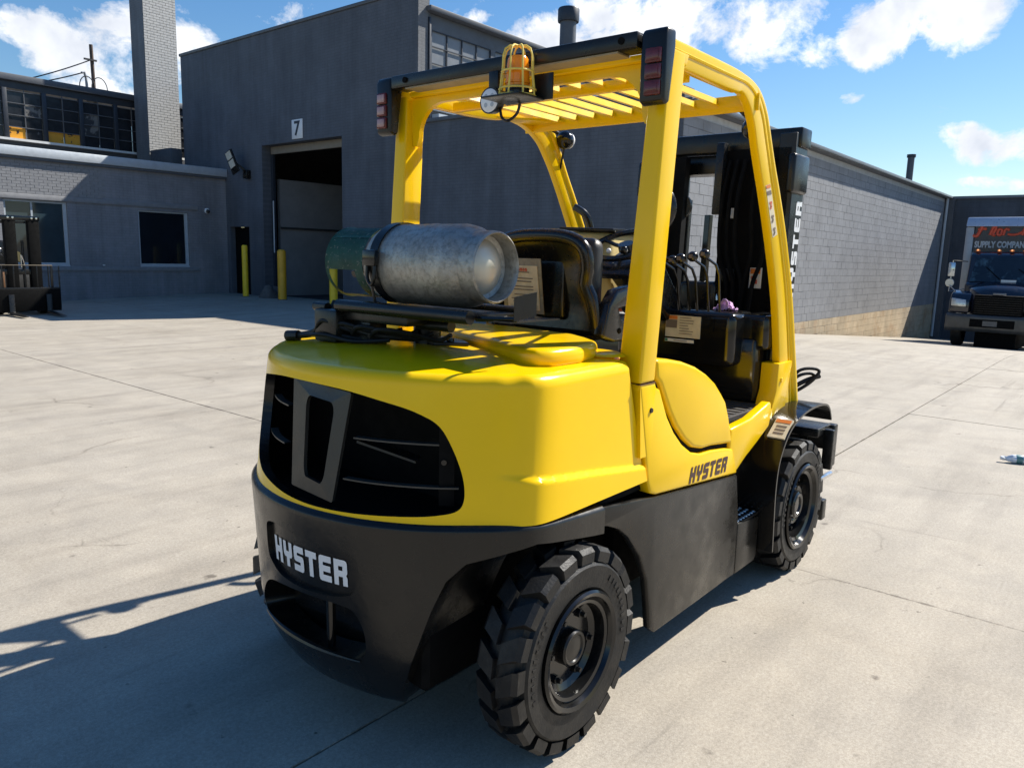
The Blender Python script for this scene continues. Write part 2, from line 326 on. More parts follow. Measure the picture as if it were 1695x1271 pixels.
LET = {
 'H': [[(0, 5), (1.35, 5), (1.35, 3.2), (2.65, 3.2), (2.65, 5), (4, 5), (4, 0), (2.65, 0), (2.65, 1.9), (1.35, 1.9), (1.35, 0), (0, 0)]],
 'Y': [[(0, 5), (1.35, 5), (1.35, 3.1), (2.65, 3.1), (2.65, 5), (4, 5), (4, 2.4), (3.5, 1.85), (2.7, 1.85), (2.7, 0), (1.3, 0), (1.3, 1.85), (.5, 1.85), (0, 2.4)]],
 'S': [[(4, 5), (.7, 5), (.2, 4.8), (0, 4.3), (0, 2.7), (.2, 2.1), (.7, 1.9), (2.65, 1.9), (2.65, 1.3), (0, 1.3), (0, 0), (3.3, 0), (3.8, .2), (4, .7), (4, 2.4), (3.8, 3.0), (3.3, 3.15), (1.35, 3.15), (1.35, 3.7), (4, 3.7)]],
 'T': [[(0, 5), (4, 5), (4, 3.7), (2.7, 3.7), (2.7, 0), (1.3, 0), (1.3, 3.7), (0, 3.7)]],
 'E': [[(4, 5), (.7, 5), (.2, 4.8), (0, 4.3), (0, .7), (.2, .2), (.7, 0), (4, 0), (4, 1.25), (1.35, 1.25), (1.35, 1.9), (3.7, 1.9), (3.7, 3.1), (1.35, 3.1), (1.35, 3.75), (4, 3.75)]],
 'R': [[(0, 0), (1.35, 0), (1.35, 1.7), (2, 1.7), (2, 2.9), (1.35, 2.9), (1.35, 3.75), (2, 3.75), (2, 5), (0, 5)],
       [(2, 5), (2, 3.75), (2.65, 3.75), (2.65, 2.9), (2, 2.9), (2, 1.7), (2.65, 1.7), (2.65, 0), (4, 0), (4, 1.6), (3.65, 2.1), (4, 2.5), (4, 4.3), (3.8, 4.8), (3.3, 5)]]}
def word(text, fn, width, height, slant=.0):
    """letters as flat polygons mapped by fn(u,v) (u along the word 0..width, v up 0..height)"""
    g = G(); n = len(text); pitch = 4.85; tot = pitch * (n - 1) + 4
    for i, ch in enumerate(text):
        for poly in LET[ch]:
            vs = [g.bm.verts.new(fn(((i * pitch + x) / tot + slant * y / 5 / n) * width, y / 5 * height)) for x, y in poly]
            for tri in tessellate_polygon([[Vector((x, y, 0)) for x, y in poly]]): g.bm.faces.new([vs[k] for k in tri])
    return g
def text_mesh(body, size, m, name='lettering', extrude=.004, shear=0., bold=0.):
    cu = bpy.data.curves.new(name, 'FONT'); cu.body = body; cu.size = size; cu.extrude = extrude; cu.align_x = 'CENTER'; cu.align_y = 'CENTER'; cu.shear = shear; cu.offset = bold; cu.resolution_u = 3
    o = bpy.data.objects.new(name, cu); COL.objects.link(o)
    bpy.context.view_layer.update(); dg = bpy.context.evaluated_depsgraph_get()
    me = bpy.data.meshes.new_from_object(o.evaluated_get(dg)); bpy.data.objects.remove(o)
    me.materials.clear(); me.materials.append(m); return me

# ================================================================== SETTING
def sst(a, b, x):
    t = min(1, max(0, (x - a) / (b - a))); return t * t * (3 - 2 * t)
def gz(x, y):
    up = .13 * sst(8.5, 14.6, x) * sst(9, 14, y)
    k = x - 18.3
    ramp = -.072 * (k if k > 1.5 else (0 if k < -1.5 else (k + 1.5) ** 2 / 6)) * (1 - sst(9, 12, y))
    return up + max(ramp, -1.85)
gcoords = [-400, -200, -100, -60, -40, -25] + [v * 1.5 - 14 for v in range(0, 44)] + [60, 80, 120, 200, 400]
g = G(); vv = [[g.bm.verts.new((x, y, gz(x, y) - .035)) for y in gcoords] for x in gcoords]
for i in range(len(gcoords) - 1):
    for j in range(len(gcoords) - 1): g.bm.faces.new([vv[i][j], vv[i + 1][j], vv[i + 1][j + 1], vv[i][j + 1]])
SUBG = mat('packed joint filler', (.10, .09, .075), .9, 0, 2, .2, world=True)
ground = tag(g.obj('ground', SUBG, ang=180), kind='structure')
XJ = [-18.2, -12.6, -7.0, -1.4, 4.22, 9.8, 15.4, 21.0, 26.6, 32.2, 37.8, 43.4]
YJ = [-20.4, -14.8, -9.2, -3.6, 2.0, 7.6, 13.2, 18.8, 24.4, 30.0]
rj = random.Random(3)
for i in range(len(XJ) - 1):
    for j in range(len(YJ) - 1):
        x0, x1, y0, y1 = XJ[i] + .004, XJ[i + 1] - .004, YJ[j] + .004, YJ[j + 1] - .004
        if x0 > 15 and y0 > 7.5: continue
        nx = 8; ny = 8; g = G(); q = []
        dz = rj.uniform(-.003, .003)
        for a in range(nx + 1):
            q.append([g.bm.verts.new((x0 + (x1 - x0) * a / nx, y0 + (y1 - y0) * b / ny, gz(x0 + (x1 - x0) * a / nx, y0 + (y1 - y0) * b / ny) + dz)) for b in range(ny + 1)])
        top = []
        for a in range(nx):
            for b in range(ny): top.append(g.bm.faces.new([q[a][b], q[a + 1][b], q[a + 1][b + 1], q[a][b + 1]]))
        be = [e for e in g.bm.edges if len(e.link_faces) == 1]
        r = bmesh.ops.extrude_edge_only(g.bm, edges=be)
        for v in r['geom']:
            if isinstance(v, bmesh.types.BMVert): v.co.z -= .034
        g.obj('concrete_slab', CON, ground, ang=50)
# fine jagged joint fill along the near joints (old sealant, slightly sunk)
# ---------------------------------------------------------------- walls
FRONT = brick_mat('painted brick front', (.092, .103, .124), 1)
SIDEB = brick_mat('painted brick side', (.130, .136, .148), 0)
HOUSE = brick_mat('painted brick office', (.215, .217, .235), 0)
PAINTB = mat('grey painted brick', (.235, .238, .25), .8, 0, 7, .12, .06, .3, 40, world=True)
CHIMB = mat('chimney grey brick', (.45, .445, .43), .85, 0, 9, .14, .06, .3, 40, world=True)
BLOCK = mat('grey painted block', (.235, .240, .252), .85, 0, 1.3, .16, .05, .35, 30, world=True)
MORT = mat('sun-bright mortar', (.44, .45, .46), .9, 0, 8, .12, world=True)  # joint colour lightened to stand for sun catching the block edges
CMORT = mat('chimney mortar', (.21, .21, .205), .9, 0, 8, .12, world=True)
RUST = mat('rusty foundation block', (.46, .37, .25), .9, 0, 1.1, .24, .05, .4, 25, world=True, spots=((.36, .20, .09), .9, .50, .22))
TRIM = mat('dark grey trim', (.085, .092, .105), .5, 0, 5, .1, world=True)
ALU = mat('pale metal coping', (.50, .54, .58), .45, .2, 6, .08, world=True)
FRAME = mat('window frame grey white', (.42, .46, .50), .45, 0, 6, .08, world=True)
PANE = mat('painted over pane', (.19, .205, .225), .4, 0, 2.2, .14, .06, world=True)
DPANE = mat('black painted pane', (.020, .022, .026), .18, 0, 3, .3, .08, world=True, spots=((.10, .10, .105), 2.6, .64, .05))
BPANE = mat('flaked orange pane', (.74, .33, .02), .5, 0, 3, .1, world=True, spots=((.012, .012, .014), 2.4, .555, .012))
GPANE = mat('dusty grey pane', (.17, .16, .145), .5, 0, 6, .15, world=True, spots=((.03, .03, .033), 2.4, .50, .04))
MULL = mat('dark steel mullion', (.024, .030, .042), .5, 0, 8, .1, world=True)
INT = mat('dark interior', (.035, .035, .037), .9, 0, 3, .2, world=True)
PART = mat('interior partition paint', (.24, .245, .255), .8, 0, 2, .12, world=True)
YBOL = mat('bollard yellow', (.85, .56, .02), .5, 0, 5, .12, .08, .1, 40, world=True)

def wall(name, m, parent, axis, c, u0, u1, z0, z1, ops=(), depth=.3, back=True):
    """wall face at axis=c, looking toward minus axis; ops (u0,u1,z0,z1) openings with reveals of `depth`"""
    def P(u, z, d=0): return (c + d, u, z) if axis == 'x' else (u, c + d, z)
    g = G(); us = sorted({u0, u1, *[o[k] for o in ops for k in (0, 1)]}); zs = sorted({z0, z1, *[o[k] for o in ops for k in (2, 3)]})
    for a, b in zip(us, us[1:]):
        for e, f in zip(zs, zs[1:]):
            mu, mz = (a + b) / 2, (e + f) / 2
            if any(o[0] < mu < o[1] and o[2] < mz < o[3] for o in ops): continue
            g.face([P(a, e), P(b, e), P(b, f), P(a, f)])
            if back: g.face([P(a, e, depth), P(b, e, depth), P(b, f, depth), P(a, f, depth)])
    for o in ops:
        for (a, e), (b, f) in (((o[0], o[2]), (o[0], o[3])), ((o[0], o[3]), (o[1], o[3])), ((o[1], o[3]), (o[1], o[2])), ((o[1], o[2]), (o[0], o[2]))):
            g.face([P(a, e), P(b, f), P(b, f, depth), P(a, e, depth)])
    for (a, e), (b, f) in (((u0, z0), (u0, z1)), ((u0, z1), (u1, z1)), ((u1, z1), (u1, z0))):
        g.face([P(a, e), P(b, f), P(b, f, depth), P(a, e, depth)])
    bmesh.ops.remove_doubles(g.bm, verts=g.bm.verts, dist=.0005)
    return g.obj(name, m, parent, smooth=False)
def boxo(name, m, parent, x0, x1, y0, y1, z0, z1, bev=0, **k):
    g = G().box(x0, x1, y0, y1, z0, z1)
    if bev: g.bevel(bev, 2)
    return g.obj(name, m, parent, **k)

# ---- tall warehouse with dock door 7
tw = thing('tall_warehouse', (14.8, 15.66, 0), 'tall dark grey painted brick warehouse with the open dock door marked 7', 'warehouse')
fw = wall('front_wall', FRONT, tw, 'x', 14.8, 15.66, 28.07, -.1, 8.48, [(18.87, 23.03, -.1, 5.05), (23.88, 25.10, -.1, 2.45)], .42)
boxo('parapet_cap', TRIM, tw, 14.76, 15.3, 15.60, 28.12, 8.482, 8.58, .015)
wall('side_wall', SIDEB, tw, 'y', 15.648, 14.803, 15.16, -.1, 8.478, [], .3)
wall('upper_side_wall', TRIM, tw, 'y', 15.70, 15.17, 34, 5.0, 8.02, [(15.36, 17.76, 5.70, 7.63), (17.96, 20.36, 5.70, 7.63), (20.56, 22.96, 5.70, 7.63), (23.16, 25.56, 5.70, 7.63)], .14)
boxo('corner_downspout', MULL, tw, 15.17, 15.24, 15.60, 15.69, 4.9, 7.9, .012)
boxo('roof_edge', TRIM, tw, 15.1, 34.2, 15.48, 15.98, 8.03, 8.16, .015)
boxo('roof', TRIM, tw, 15.32, 34, 16.0, 28, 8.05, 8.12)
boxo('rear_wall', TRIM, tw, 33.7, 34, 16, 28, 0, 8)
boxo('window_ledge', ALU, tw, 15.2, 34, 15.58, 15.69, 5.55, 5.66, .01)
for k in range(4):
    x0 = 15.36 + k * 2.6
    g = G()
    for a in range(5): g.box(x0 + a * .6 - .018, x0 + a * .6 + .018, 15.715, 15.745, 5.70, 7.63)
    for zz_ in (5.705, 6.35, 6.78, 7.21, 7.615): g.box(x0, x0 + 2.4, 15.700, 15.728, zz_ - .012, zz_ + .012)
    wf = g.obj('window', MULL, tw, smooth=False)
    for a in range(4):
        for e, f in ((5.70, 6.35), (6.35, 6.78), (6.78, 7.21), (7.21, 7.63)):
            gg = G(); d = random.uniform(-.004, .004)
            gg.box(x0 + a * .6 + .005, x0 + a * .6 + .595, 15.75 + d, 15.765 + d, e + .004, f - .004); gg.obj('pane', PANE, wf, smooth=False)
# dock interior
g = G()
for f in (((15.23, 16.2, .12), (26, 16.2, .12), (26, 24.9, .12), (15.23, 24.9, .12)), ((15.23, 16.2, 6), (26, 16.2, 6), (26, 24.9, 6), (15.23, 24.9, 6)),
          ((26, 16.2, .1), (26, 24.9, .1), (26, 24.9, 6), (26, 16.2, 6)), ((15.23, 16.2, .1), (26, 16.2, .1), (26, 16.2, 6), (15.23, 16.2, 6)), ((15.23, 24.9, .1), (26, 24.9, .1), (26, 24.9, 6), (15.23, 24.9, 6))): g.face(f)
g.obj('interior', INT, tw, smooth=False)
boxo('interior_partition', PART, tw, 15.5, 23, 23.12, 23.26, .13, 4.05)
boxo('partition_rail', INT, tw, 15.5, 23, 23.06, 23.115, 2.40, 2.47)
boxo('rolled_door', mat('tan door slat', (.23, .20, .16), .6, 0, 6, .1), tw, 15.10, 15.20, 18.88, 22.98, 4.80, 5.04, .01)
boxo('door_track', MULL, tw, 15.12, 15.21, 22.90, 23.02, .1, 4.8)
G().tube([(15.08, 22.86, 1.6), (15.08, 22.86, 3.3)], .022).obj('pull_rod', FRAME, tw)
boxo('side_door', DRK, tw, 14.98, 15.02, 23.90, 25.08, 0, 2.43)
boxo('side_door_frame', TRIM, tw, 14.83, 14.88, 23.885, 23.95, 0, 2.44)
# ---- low warehouse to the right with sunlit block side
lw = thing('low_warehouse', (14.82, 7.8, 0), 'long low warehouse with a sunlit grey block side wall above a rusty foundation', 'warehouse')
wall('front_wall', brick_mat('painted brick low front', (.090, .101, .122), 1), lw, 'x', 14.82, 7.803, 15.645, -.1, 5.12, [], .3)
boxo('front_cap', TRIM, lw, 14.76, 15.2, 7.78, 15.60, 5.12, 5.22, .015)
bw = wall('block_wall', MORT, lw, 'y', 7.81, 14.822, 41.2, -1.9, 4.86, [], .3)
boxo('eave', TRIM, lw, 14.80, 41.3, 7.62, 8.3, 4.84, 4.98, .015)
boxo('eave_gutter', mat('gutter grey', (.15, .17, .19), .5, 0, 5, .1), lw, 14.84, 41.2, 7.52, 7.615, 4.86, 4.96, .015)
boxo('roof', TRIM, lw, 15.3, 41, 8.35, 15.5, 4.87, 4.95)
boxo('roof_flashing', ALU, lw, 15.25, 34, 15.30, 15.56, 5.30, 5.42)
BLx, BLz = .444, .222
blocks = {}
def block_mesh(L, H, nm, m):
    g = G().box(-L / 2, L / 2, -.014, .012, -H / 2, H / 2).bevel(.0035, 1)
    return g.mesh(nm, m, smooth=False)
FULLB = [block_mesh(BLx - .008, BLz - .0075, 'block', BLOCK) for _ in range(1)]
RUSTB = block_mesh(BLx - .010, BLz - .010, 'foundation_block', RUST)
cells = []
for r in range(-9, 22):
    zc_ = .13 + r * BLz
    off = .222 if r % 2 else 0
    for k in range(-1, 61):
        xc = 14.822 + off + (k + .5) * BLx
        L0, L1 = max(14.83, xc - BLx / 2), min(41.1, xc + BLx / 2)
        if L1 - L0 < .1 or zc_ + BLz / 2 > 4.84: continue
        gtop = gz((L0 + L1) / 2, 7.0)
        if zc_ + BLz / 2 < gtop: continue
        cells.append((L0, L1, zc_, r))
def vis(c):
    x = (c[0] + c[1]) / 2
    return (15.7 < x < 17.7 and c[2] > 1.3) or (21.6 < x < 40)
near = sorted([c for c in cells if vis(c) and c[1] - c[0] > .4], key=lambda c: c[0])[:300]
ns = set(near); gA = G(); gB = G()
for c in cells:
    L0, L1, zc_, r = c; j = random.uniform(-.0025, .0025)
    rust = r < 0
    if c in ns:
        link('foundation_block' if rust else 'block', RUSTB if rust else FULLB[0], bw, ((L0 + L1) / 2, 7.80 + j, zc_))
    else: (gB if rust else gA).box(L0 + .004, L1 - .004, 7.786 + j, 7.812, zc_ - BLz / 2 + .00375, zc_ + BLz / 2 - .00375)
tag(gA.obj('far_blocks', BLOCK, lw, smooth=False), kind='stuff'); tag(gB.obj('far_foundation_blocks', RUST, lw, smooth=False), kind='stuff')
G().tube([(40.6, 7.68, 4.9), (40.6, 7.70, -1.5)], .06, 10).obj('downspout', FRAME, lw)
boxo('corner_pilaster', TRIM, lw, 40.72, 41.0, 7.4, 7.79, -1.9, 4.83)
# ---- end warehouse closing the yard
ew = thing('end_warehouse', (41, 0, -1.8), 'dark grey warehouse end wall in shade behind the box truck', 'warehouse')
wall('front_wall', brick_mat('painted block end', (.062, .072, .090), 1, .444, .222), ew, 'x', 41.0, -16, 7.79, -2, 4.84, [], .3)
boxo('roof_cap', mat('end cap grey', (.16, .18, .2), .5), ew, 40.9, 41.5, -16, 7.60, 4.84, 4.96, .01)
boxo('roof', TRIM, ew, 41.6, 60, -16, 15, 4.7, 4.8)
boxo('side_wall', TRIM, ew, 41.4, 60, -16, -15.7, -2, 4.7)

# ---- office wing
of = thing('office_wing', (7, 25.3, 0), 'low grey painted brick office wing with two windows and a pale metal coping', 'building')
ow_ = wall('front_wall', HOUSE, of, 'y', 25.3, -1, 14.795, -.1, 4.12, [(7.93, 9.60, 1.03, 2.92), (11.70, 13.38, 1.03, 2.84), (3.2, 4.9, 1.03, 2.92)], .16)
boxo('coping', ALU, of, -1, 14.79, 25.16, 25.6, 4.135, 4.40, .015)
boxo('coping_lip', TRIM, of, -1, 14.79, 25.20, 25.295, 4.06, 4.13)
boxo('roof', TRIM, of, -1, 14.79, 25.61, 28.2, 4.30, 4.36)
boxo('rear_roof', TRIM, of, -1, 17, 28.21, 31.15, 4.28, 4.35)
boxo('lintel_band', PAINTB, of, -1, 13.72, 25.255, 25.295, 2.945, 3.10, .008)
boxo('sill_band', PAINTB, of, -1, 13.72, 25.265, 25.295, .90, 1.025, .008)
boxo('roof_curb', TRIM, of, 14.36, 14.78, 28.2, 29.76, 4.37, 5.27, .01)
for x0, x1, z0, z1, mull in ((7.93, 9.60, 1.03, 2.92, 8.66), (11.70, 13.38, 1.03, 2.84, None), (3.2, 4.9, 1.03, 2.92, 4.0)):
    g = G()
    g.box(x0 + .003, x0 + .06, 25.36, 25.44, z0 + .003, z1 - .003).box(x1 - .10, x1 - .003, 25.36, 25.44, z0 + .003, z1 - .003)
    g.box(x0 + .06, x1 - .10, 25.362, 25.438, z0 + .003, z0 + .11).box(x0 + .06, x1 - .10, 25.362, 25.438, z1 - .05, z1 - .003)
    if mull: g.box(mull - .025, mull + .025, 25.37, 25.43, z0 + .11, z1 - .05)
    w = g.obj('window', FRAME, of, smooth=False)
    boxo('pane', GLS if x0 > 10 else mat('sky reflection glass', (.028, .048, .060), .06, 0, 1, .3, .02), w, x0 + .05, x1 - .09, 25.40, 25.408, z0 + .10, z1 - .04)  # teal base on the left windows stands for reflected sky
    boxo('outer_sill', FRAME, w, x0 + .005, x1 - .005, 25.31, 25.357, z0 + .004, z0 + .05)
BRK = G().box(-.1115, .1115, -.010, .008, -.0375, .0375).mesh('brick', PAINTB, smooth=False)
nb_ = 0
for r in range(11):
    for k in range(16):
        x = 7.0 + k * .235 + (.1175 if r % 2 else 0); z = 3.15 + r * .083
        if x > 10.9: continue
        link('brick', BRK, ow_, (x, 25.298 + random.uniform(-.003, .003), z)); nb_ += 1
# ---- clerestory hall behind the office
QC = 31.0 / 28.0
def cx(x): return x * QC
def cz(z): return 1.7 + (z - 1.7) * QC
ch = thing('clerestory_hall', (9, 31.0, 0), 'black glazed clerestory hall with flaking orange panes above the office roof', 'building')
boxo('wall', TRIM, ch, -1, 17, 31.2, 31.6, 0, cz(4.88))
boxo('sill', mat('white sill', (.72, .72, .70), .5), ch, -1, 16.4, 30.98, 31.2, cz(4.86), cz(4.93))
boxo('fascia', mat('charcoal fascia', (.030, .033, .040), .4, 0, 3, .15, world=True), ch, -1, 17, 31.15, 31.5, cz(6.44), cz(6.66))
boxo('roof_edge', TRIM, ch, -1, 17, 31.0, 31.6, cz(6.665), cz(6.86), .02)
boxo('roof', TRIM, ch, -1, 17, 31.6, 44, 7.1, 7.3)
PW = 1.115 * QC
for k in range(-8, 6):
    x0 = cx(9.07) + k * PW
    boxo('post', MULL, ch, x0 - .075, x0 + .075, 31.09, 31.24, cz(4.935), cz(6.435), .01)
    g = G()
    g.box(x0 + PW * .5 - .014, x0 + PW * .5 + .014, 31.145, 31.17, cz(4.935), cz(6.435))
    for zz_ in (5.29, 5.65, 6.01, 6.37): g.box(x0 + .078, x0 + PW - .078, 31.128, 31.158, cz(zz_) - .013, cz(zz_) + .013)
    w = g.obj('window', mat('grey mullion', (.10, .105, .115), .5, world=True), ch, smooth=False)
    for a in range(2):
        for r in range(4):
            m = DPANE
            if (k, a, r) in ((1, 0, 0), (1, 1, 0), (0, 0, 0)): m = BPANE
            if (k, a, r) in ((2, 0, 1), (2, 0, 2), (0, 1, 2)): m = GPANE
            xa = x0 + .08 + a * (PW * .5 - .066)
            boxo('pane', m, w, xa, xa + PW * .5 - .095, 31.18 + random.uniform(-.004, .004), 31.19, cz(4.94 + r * .36), cz(5.285 + r * .36), smooth=False)
# ---- brick chimney
CQ = 29.8 / 27.0; CX0 = 13.0 * CQ; CXM = 14.13 * CQ; CY = 29.8
def kz(z): return 1.7 + (z - 1.7) * CQ
cm = thing('chimney', ((CX0 + CXM) / 2, CY + .5, 4.36), 'tall square grey brick chimney with one sunlit face rising from the office roof', 'chimney')
cs = boxo('shaft', CMORT, cm, CX0, CXM, CY + .01, CY + 1.02, 4.37, 16.0, smooth=False)
wall('shaded_face', brick_mat('chimney shade brick', (.15, .158, .172), 1), cm, 'x', CX0 - .008, CY, CY + 1.025, 4.37, 16.0, [], .005, back=False)  # same brick, with the shade put into a darker colour
hx_, qx_ = .108 * CQ, .050 * CQ
CBR = G().box(-hx_, hx_, -.010, .010, -.0405, .0405).mesh('brick', CHIMB, smooth=False)
CBH = G().box(-qx_, qx_, -.010, .010, -.0405, .0405).mesh('brick', CHIMB, smooth=False)
far = G(); nbr = 0
for r in range(0, 112):
    z = kz(4.95) + r * .0942
    xs = [(13.113 + k * .226, hx_) for k in range(5)] if r % 2 == 0 else [(13.055, qx_)] + [(13.226 + k * .226, hx_) for k in range(4)] + [(14.075, qx_)]
    for x, h in xs:
        j = random.uniform(-.003, .003); x *= CQ
        if nbr < 298 and z < 10.6: link('brick', CBR if h > .1 else CBH, cs, (x, CY + .004 + j, z)); nbr += 1
        else: far.box(x - h, x + h, CY - .006 + j, CY + .012, z - .0405, z + .0405)
tag(far.obj('upper_bricks', CHIMB, cm, smooth=False), kind='stuff')
# ---- small wall-mounted things
fl = thing('floodlight', (14.8, 23.85, 4.2), 'black twin panel floodlight on the wall between office and dock door', 'light')
G().box(14.62, 14.80, 23.70, 23.92, 4.02, 4.30).bevel(.02).obj('bracket', BLK, fl)
G().box(14.34, 14.40, 23.86, 24.30, 4.20, 4.95).bevel(.015).rot((14.4, 24.0, 4.5), 'X', -18).rot((14.4, 24.0, 4.5), 'Y', -12).obj('lamp_head', BLK, fl)
for dz in (.18, .46): G().box(14.325, 14.338, 23.92, 24.24, 4.22 + dz, 4.46 + dz).rot((14.4, 24.0, 4.5), 'X', -18).rot((14.4, 24.0, 4.5), 'Y', -12).obj('lens', mat('lamp lens', (.6, .58, .5), .3), fl)
G().tube([(14.75, 23.8, 4.2), (14.55, 23.9, 4.4), (14.42, 24.0, 4.5)], .035).obj('arm', BLK, fl)
sg = thing('door_number_sign', (14.78, 21.02, 5.4), 'white plate with a dark numeral 7 above the dock door', 'sign')
boxo('plate', WHT, sg, 14.765, 14.795, 20.75, 21.30, 5.12, 5.70, .01)
me = text_mesh('7', .60, MULL, 'numeral', .004, .0, .012); o = link('numeral', me, sg, (14.758, 21.02, 5.41)); o.rotation_euler = (math.radians(90), 0, math.radians(-90))
sc_ = thing('security_camera', (14.0, 25.28, 2.9), 'small white dome security camera on the office wall near the corner', 'camera')
G().lathe([(0, 0), (.09, 0), (.09, .05), (.07, .07), (0, .07)], (14.05, 25.295, 2.95), (0, -1, 0), 20).obj('base', WHT, sc_)
G().sph((14.05, 25.21, 2.93), .065, 16).obj('dome', GLB, sc_)
jb = thing('outlet_cover', (10.55, 25.29, 1.1), 'tiny white outlet cover low on the office wall between the windows', 'outlet')
G().box(10.51, 10.58, 25.24, 25.265, 1.06, 1.10).bevel(.008).obj('cover', WHT, jb)
G().box(10.53, 10.56, 25.235, 25.239, 1.07, 1.09).obj('flap', FRAME, jb)
# ---- bollards
def bollard(x, y, h, r, label, m=YBOL):
    t = thing('bollard', (x, y, gz(x, y)), label, 'bollard', 'yellow bollards by the dock door'); z = gz(x, y) - .02
    G().lathe([(0, 0), (r, 0), (r, h - r * .6), (r * .92, h - r * .3), (r * .7, h - r * .1), (r * .35, h), (0, h)], (x, y, z), 'z', 24).obj('post', m, t)
    G().lathe([(r + .001, 0), (r + .03, 0), (r + .02, .03), (r + .001, .04)], (x, y, z), 'z', 24).obj('collar', SUBG, t)
bollard(14.2, 23.25, 1.72, .095, 'slim yellow bollard in front of the small dark side door')
bollard(14.3, 21.30, 1.60, .135, 'thick round-topped yellow bollard at the left jamb of the dock door', mat('bollard orange yellow', (.70, .36, .02), .5, 0, 5, .12, .08, .1, 40, world=True))
bollard(14.2, 18.55, 1.72, .12, 'yellow bollard seen below the green end of the propane tank')
st = thing('door_guard_stone', (14.5, 22.35, .1), 'small grey weathered cone at the foot of the dock door jamb', 'guard stone')
g = G().lathe([(0, 0), (.34, 0), (.30, .10), (.20, .26), (.11, .42), (.05, .47), (0, .48)], (14.45, 22.3, .08), 'z', 14)
for v in g.bm.verts: v.co += Vector((random.uniform(-.02, .02), random.uniform(-.02, .02), random.uniform(-.015, .015)))
g.obj('cone', mat('grimy concrete', (.10, .095, .09), .9, 0, 9, .2), st); G().box(14.74, 14.79, 22.2, 22.5, .1, .5).bevel(.01).obj('back_plate', TRIM, st)
# ---- stacks and pole
v1 = thing('vent_stack', (19.0, 13.85, 4.82), 'wide black vent stack with a collar behind the forklift roof', 'vent pipe', 'roof vent stacks')
G().lathe([(0, 0), (.235, 0), (.235, 3.62), (0, 3.62)], (19.0, 13.85, 4.82), 'z', 28).obj('pipe', TRIM, v1)
G().lathe([(.23, 3.55), (.30, 3.55), (.31, 3.6), (.31, 3.88), (.29, 3.92), (.2, 3.92), (.2, 3.6)], (19.0, 13.85, 4.82), 'z', 28).obj('collar', MULL, v1)
v2 = thing('vent_stack', (35.6, 8.25, 4.9), 'thin dark vent stack on the long low roof near the truck', 'vent pipe', 'roof vent stacks')
G().lathe([(0, 0), (.13, 0), (.13, 1.30), (0, 1.30)], (35.6, 8.25, 4.9), 'z', 18).obj('pipe', TRIM, v2)
G().lathe([(.13, 1.24), (.17, 1.24), (.17, 1.36), (0, 1.36)], (35.6, 8.25, 4.9), 'z', 18).obj('collar', MULL, v2)
up_ = thing('utility_pole', (13.3, 32, 6), 'thin utility pole with looped cables above the clerestory roof', 'utility pole')
G().tube([(13.42, 32, 5.5), (13.36, 32, 9.15)], .07, 8).obj('pole', mat('weathered pole wood', (.10, .07, .055), .8), up_)
G().tube([(13.18, 32, 5.5), (13.12, 32, 7.9), (13.02, 31.9, 8.1), (12.93, 31.9, 8.05)], .05, 8).obj('conduit', mat('grey conduit', (.45, .46, .48), .5), up_)
WIRE = mat('black cable', (.03, .03, .035), .6)
def sag(a, b, s, n=14):
    a, b = Vector(a), Vector(b); return [a.lerp(b, i / n) + Vector((0, 0, -s * 4 * (i / n) * (1 - i / n))) for i in range(n + 1)]
G().tube(sag((13.33, 31.95, 8.6), (9.6, 31.5, 6.9), .1), .022, 6).obj('cable', WIRE, up_)
G().tube(sag((12.95, 31.9, 8.05), (9.75, 31.5, 6.9), .08), .022, 6).obj('cable', WIRE, up_)
for cxp, rr in ((13.1, .34), (13.55, .36)):
    G().tube([(cxp + rr * math.sin(a) * .8, 31.9, 7.55 + rr * 1.2 * math.cos(a)) for a in [2 * math.pi * i / 20 for i in range(20)]], .018, 6, closed=True).obj('cable_loop', WIRE, up_)
G().box(13.05, 13.5, 31.88, 31.95, 8.55, 8.61).obj('crossarm', WIRE, up_)

# ================================================================== THE FORKLIFT
YC = 2.14
FL = thing('forklift', (3.1, YC, 0), 'large yellow and black forklift parked in the middle of the sunlit yard', 'forklift')
HALF = [(2.60, .722), (2.40, .724), (2.2, .726), (2.05, .728), (1.95, .727), (1.89, .720), (1.845, .704), (1.80, .672), (1.733, .615), (1.606, .475), (1.513, .31), (1.466, .15), (1.452, 0.)]
def catmull(P, n):
    out = []
    for i in range(len(P) - 1):
        p0 = P[max(i - 1, 0)]; p1 = P[i]; p2 = P[i + 1]; p3 = P[min(i + 2, len(P) - 1)]
        for k in range(n):
            t = k / n
            out.append(tuple(.5 * ((2 * p1[j]) + (-p0[j] + p2[j]) * t + (2 * p0[j] - 5 * p1[j] + 4 * p2[j] - p3[j]) * t * t + (-p0[j] + 3 * p1[j] - 3 * p2[j] + p3[j]) * t ** 3) for j in range(len(p1))))
    out.append(P[-1]); return out
_d = catmull(HALF + [(x, -y) for x, y in HALF[-2::-1]], 24); _L = [0]
for a, b in zip(_d, _d[1:]): _L.append(_L[-1] + math.dist(a, b))
TOT = _L[-1]
def plan(s):
    """outline of the tail seen from above: s 0..1 from the right flank round the back to the left flank -> X, Y, outward normal"""
    t = min(max(s, 0), 1) * TOT
    i = min(max(bisect.bisect_right(_L, t) - 1, 0), len(_d) - 2)
    f = (t - _L[i]) / max(1e-9, _L[i + 1] - _L[i])
    x = _d[i][0] * (1 - f) + _d[i + 1][0] * f; y = _d[i][1] * (1 - f) + _d[i + 1][1] * f
    j0 = max(i - 3, 0); j1 = min(i + 4, len(_d) - 1)
    wx = _d[j1][0] - _d[j0][0]; wy = -(_d[j1][1] - _d[j0][1]); l = math.hypot(wx, wy)
    return x, YC - y, -wy / l, wx / l
